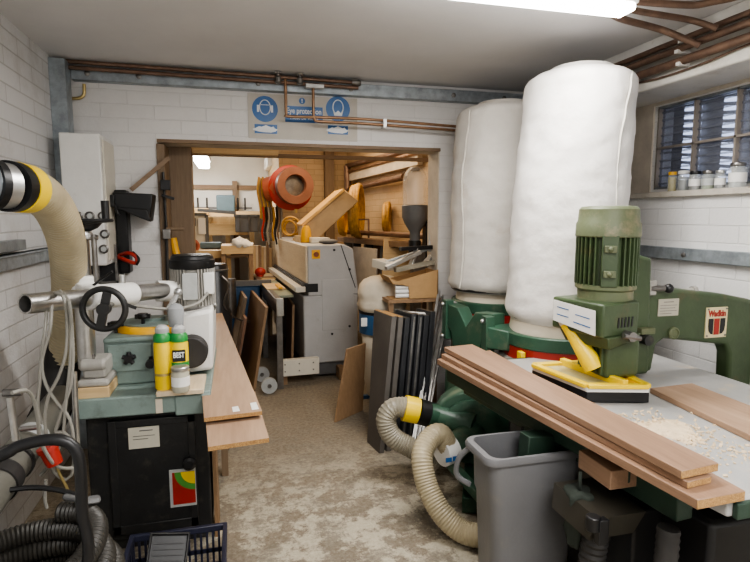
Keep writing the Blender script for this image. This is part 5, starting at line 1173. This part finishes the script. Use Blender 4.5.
c = at(364, 322, y=4.43); obj('drum_label', G().box(c.x - .02, c.x + .03, 4.44, 4.46, c.z - .04, c.z + .03), 'paper', cd)
obj('lower_bag', G().lathe((cxx, cyy2, .02), [(.08, 0), (.14, .03), (.165, .2), (.175, .45), (.19, z_r - .21)], 44, fn=bagfn(9.4, .06)), 'canvas_c', cd, ang=180)
obj('frame', G().box(cxx + .19, cxx + .23, cyy2, cyy2 + .04, 0, z_r).box(cxx - .2, cxx + .23, cyy2 + .02, cyy2 + .06, 0, .03), 'blue', cd)
# leaning brown board in front of it
def lean(label, q, mat, th=.02, name='leaning_board'):
    P = [at(u, v, **k) for u, v, k in q]
    n_ = (P[1] - P[0]).cross(P[3] - P[0]).normalized() * th
    return single(name, G().hexa(P, [p + n_ for p in P]), mat, label, 'board')
lean('brown hardboard sheet leaning in the doorway left of the dust collector', [(334, 422, dict(z=0)), (361, 410, dict(z=0)), (364, 343, dict(y=4.42)), (346, 349, dict(y=4.30))], 'osb')
# panels leaning left of the machine rail
lean('large dark brown panel leaning beside the edge bander rail, nearest', [(253, 382, dict(z=0)), (266, 352, dict(z=0)), (285, 300, dict(y=5.35)), (270, 288, dict(y=5.9))], 'wood_b', name='leaning_panel') if False else None
def lp(label, x0, y0, x1, y1, h, dxx, mat):
    return single('plywood_sheet', G().hexa([(x0, y0, 0), (x0 + .025, y0, 0), (x1 + .025, y1, 0), (x1, y1, 0)], [(x0 + dxx, y0, h), (x0 + dxx + .025, y0, h), (x1 + dxx + .025, y1, h), (x1 + dxx, y1, h)]), mat, label, 'panel')
a = at(252, 380, z=0)
lp('front brown panel leaning on the edge bander rail', a.x, 5.15, a.x - .10, 6.4, .80, .135, 'osb')
a = at(240, 362, z=0)
lp('middle brown panel leaning on the edge bander rail, partly hidden', a.x - .06, 5.6, a.x - .14, 6.5, .62, .12, 'wood_b')
lp('rear grey-brown panel leaning on the edge bander rail', a.x - .10, 5.8, a.x - .20, 7.2, .80, .17, 'oldwood')
a = at(290, 372, z=0)
lp('narrow tan panel standing behind the steel rail post', a.x, 5.6, a.x, 6.2, .74, .03, 'osb')
# black laminate panels
for k in range(7):
    x0 = .935 + .058 * k; m_ = 'panel_g' if k < 2 else 'panel_b'
    h = .93 - .012 * (k % 3); sx = .155; y0 = 3.50 + .02 * k
    lab = ['leftmost charcoal panel of the black stack, its broad face showing', 'second panel of the black stack from the left', 'third panel of the black stack from the left', 'fourth panel of the black stack from the left', 'fifth panel of the black stack from the left', 'sixth panel of the black stack from the left', 'rightmost panel of the black stack beside the steel tracks'][k]
    t = tag(obj('laminate_panel', G().hexa([(x0, y0, 0), (x0 + .036, y0 - .0, 0), (x0 + .0, 3.72, 0), (x0 - .036, 3.71, 0)], [(x0 + sx, y0 + .22, h), (x0 + sx + .036, y0 + .22, h), (x0 + sx - .02, 4.03, h), (x0 + sx - .056, 4.03, h)]), m_, None, .002), lab, 'panel')
    if k in (0, 1): obj('top_edge', G().hexa([(x0 + sx + .002, y0 + .222, h), (x0 + sx + .034, y0 + .222, h), (x0 + sx - .022, 4.028, h), (x0 + sx - .054, 4.028, h)], [(x0 + sx + .002, y0 + .222, h + .003), (x0 + sx + .034, y0 + .222, h + .003), (x0 + sx - .022, 4.028, h + .003), (x0 + sx - .054, 4.028, h + .003)]), 'chip', t)
    if k in (3, 4): obj('edge_strip', G().bar((x0 + .018, y0 - .003, .02), (x0 + sx + .018, y0 + .217, h - .02), .014, .004, (0, -1, .2)), 'steel_d', t)
# white roll on the panels
single('white_tube', G().cyl(at(403, 315, y=3.92), at(433, 317, y=3.92), .032, seg=18), 'paper', 'short white tube lying on top of the black panels', 'tube')
# steel tracks leaning
tl2 = ['leftmost steel track leaning beside the black panels', 'second steel track leaning beside the black panels', 'third steel track leaning beside the black panels', 'rightmost steel track leaning beside the black panels']
for k in range(4):
    p = at(411 + 4 * k, 456 - 4 * k, z=0); q_ = at(439 + 3.2 * k, 292 + k * 5, y=4.22)
    single('steel_track', G().bar(p, q_, .022, .022).bar(p + X * .008 + Z * .01, q_ + X * .008 + Z * .01, .006, .034), ['alu', 'steel_d', 'steel', 'steel_d'][k], tl2[k], 'track')
# stand with cardboard box and tubes
stn = thing('timber_stand', (1.42, 4.38, 0), 'rough timber stand carrying the cardboard box in the doorway', 'stand')
zc_ = at(415, 299, y=4.2).z
obj('shelf', G().box(1.20, 1.66, 4.20, 4.55, zc_ - .03, zc_), 'osb', stn)
for x in (1.23, 1.62):
    for y in (4.24, 4.52): obj('leg', G().box(x - .02, x + .02, y - .02, y + .02, 0, zc_ - .03), 'osb', stn)
bxx = thing('cardboard_box', (1.4, 4.3, zc_), 'open cardboard box of white tubes with a cut-out front', 'box')
p = at(393, 297, y=4.2); q = at(438, 297, y=4.2); w_ = q.x - p.x; h_ = .24
g = G()
def cv(pl_, y): g.prism([(p.x + a_ * w_, zc_ + b_ * h_) for a_, b_ in pl_], (0, y, 0), X, Z, Y, .006)
cv([(.36, 0), (1, 0), (1, 1), (.05, .62), (.02, .55), (.34, .44)], 4.20); cv([(0, 0), (1, 0), (1, .9), (0, .55)], 4.50)
g.box(p.x + w_ - .006, p.x + w_, 4.2, 4.5, zc_, zc_ + h_ * .95); g.box(p.x, p.x + w_, 4.2, 4.5, zc_, zc_ + .005)
obj('carton', g, 'card', bxx)
obj('open_flap', G().hexa([(p.x, 4.2, zc_ + .13), (p.x + .10, 4.19, zc_ + .12), (p.x + .10, 4.5, zc_ + .12), (p.x, 4.5, zc_ + .13)], [(p.x - .04, 4.2, zc_ + .19), (p.x + .09, 4.19, zc_ + .125), (p.x + .09, 4.5, zc_ + .125), (p.x - .04, 4.5, zc_ + .19)]), 'card', bxx)
for k in range(6):
    r0 = zc_ + .026 + .036 * (k % 3); x0 = p.x + .03 + .012 * (k // 3); 
    single('white_tube', G().cyl((x0, 4.23 + .05 * (k // 3), r0), (x0 + .20, 4.23 + .05 * (k // 3), r0), .017, seg=14), 'paper', 'white tube stacked in the open cardboard box', 'tube', 'white tubes in the cardboard box')
for k, (a_, b_, r_, m_, l) in enumerate((((386, 268), (420, 252), .022, 'alu', 'lowest grey profile lying across the cardboard box'), ((395, 270), (434, 262), .026, 'hose_p', 'crumpled grey plastic sleeve lying on the cardboard box'), ((410, 268), (417, 248), .018, 'alu', 'upright aluminium profile sticking out of the cardboard box'), ((400, 249), (432, 247), .022, 'black', 'black bar lying topmost over the cardboard box'), ((384, 263), (430, 248), .018, 'galv', 'long galvanised profile lying across the cardboard box'), ((424, 266), (438, 250), .028, 'greyd', 'dark grey strip bundle at the right end of the cardboard box'), ((430, 252), (432, 212), .012, 'steel', 'thin steel rod standing up by the door jamb'))):
    single('metal_profile', G().bar(at(*a_, y=4.30 + .03 * k), at(*b_, y=4.36 + .03 * k), r_ * 2.2, r_ * 1.5), m_, l, 'profile', bev=.003)
a, b = at(374, 258, y=4.40), at(393, 272, y=4.40)
single('white_carton', G().obox(((a.x + b.x) / 2 + .02, 4.45, (a.z + b.z) / 2), (.12, .20, .07), (.1, .0, .35)), 'cream', 'white carton balanced on the cream dust bag', 'box', bev=.004)

# ================================================================== LIGHT AND CAMERA
def area(name, loc, rot, sx, sy, e, col):
    l = bpy.data.lights.new(name, 'AREA'); l.shape = 'RECTANGLE'; l.size = sx; l.size_y = sy; l.energy = e; l.color = col
    o = bpy.data.objects.new(name, l); COL.objects.link(o); o.location = loc; o.rotation_euler = rot; return o
area('ceiling_tube_light', (1.13, 2.36, 2.60), (0, 0, 0), 1.5, .12, 30, (1, .97, .93))
area('rear_tube_light', (.8, -.2, 2.60), (0, 0, 0), 1.6, .8, 56, (1, .98, .96))  # added unseen source brightening the room from behind the camera
area('front_window_light', (.6, -1.5, 1.7), (R(97), 0, 0), 2.4, 1.6, 9, (.95, .97, 1))  # added fill from the camera side; the front wall has no window
area('warm_lamp_behind', (.9, 6.1, 2.80), (0, 0, 0), 1.6, 1.6, 33, (1, .76, .50))
area('far_room_lamp', (-.7, 8.9, 2.55), (0, 0, 0), 1.2, 1.6, 42, (1, .96, .90))
w = bpy.data.worlds.new('World'); C.world = w; w.use_nodes = True
w.node_tree.nodes['Background'].inputs[0].default_value = (.55, .65, .8, 1); w.node_tree.nodes['Background'].inputs[1].default_value = .5
cam = bpy.data.cameras.new('Camera'); co = bpy.data.objects.new('Camera', cam); COL.objects.link(co); C.camera = co
co.location = (0, 0, EYE); co.rotation_euler = (R(90) - PIT, 0, -YAW); cam.sensor_width = 36; cam.lens = F / 750 * 36; cam.clip_start = .05
C.view_settings.view_transform = 'AgX'; C.view_settings.look = 'AgX - Medium High Contrast'; C.view_settings.exposure = .6
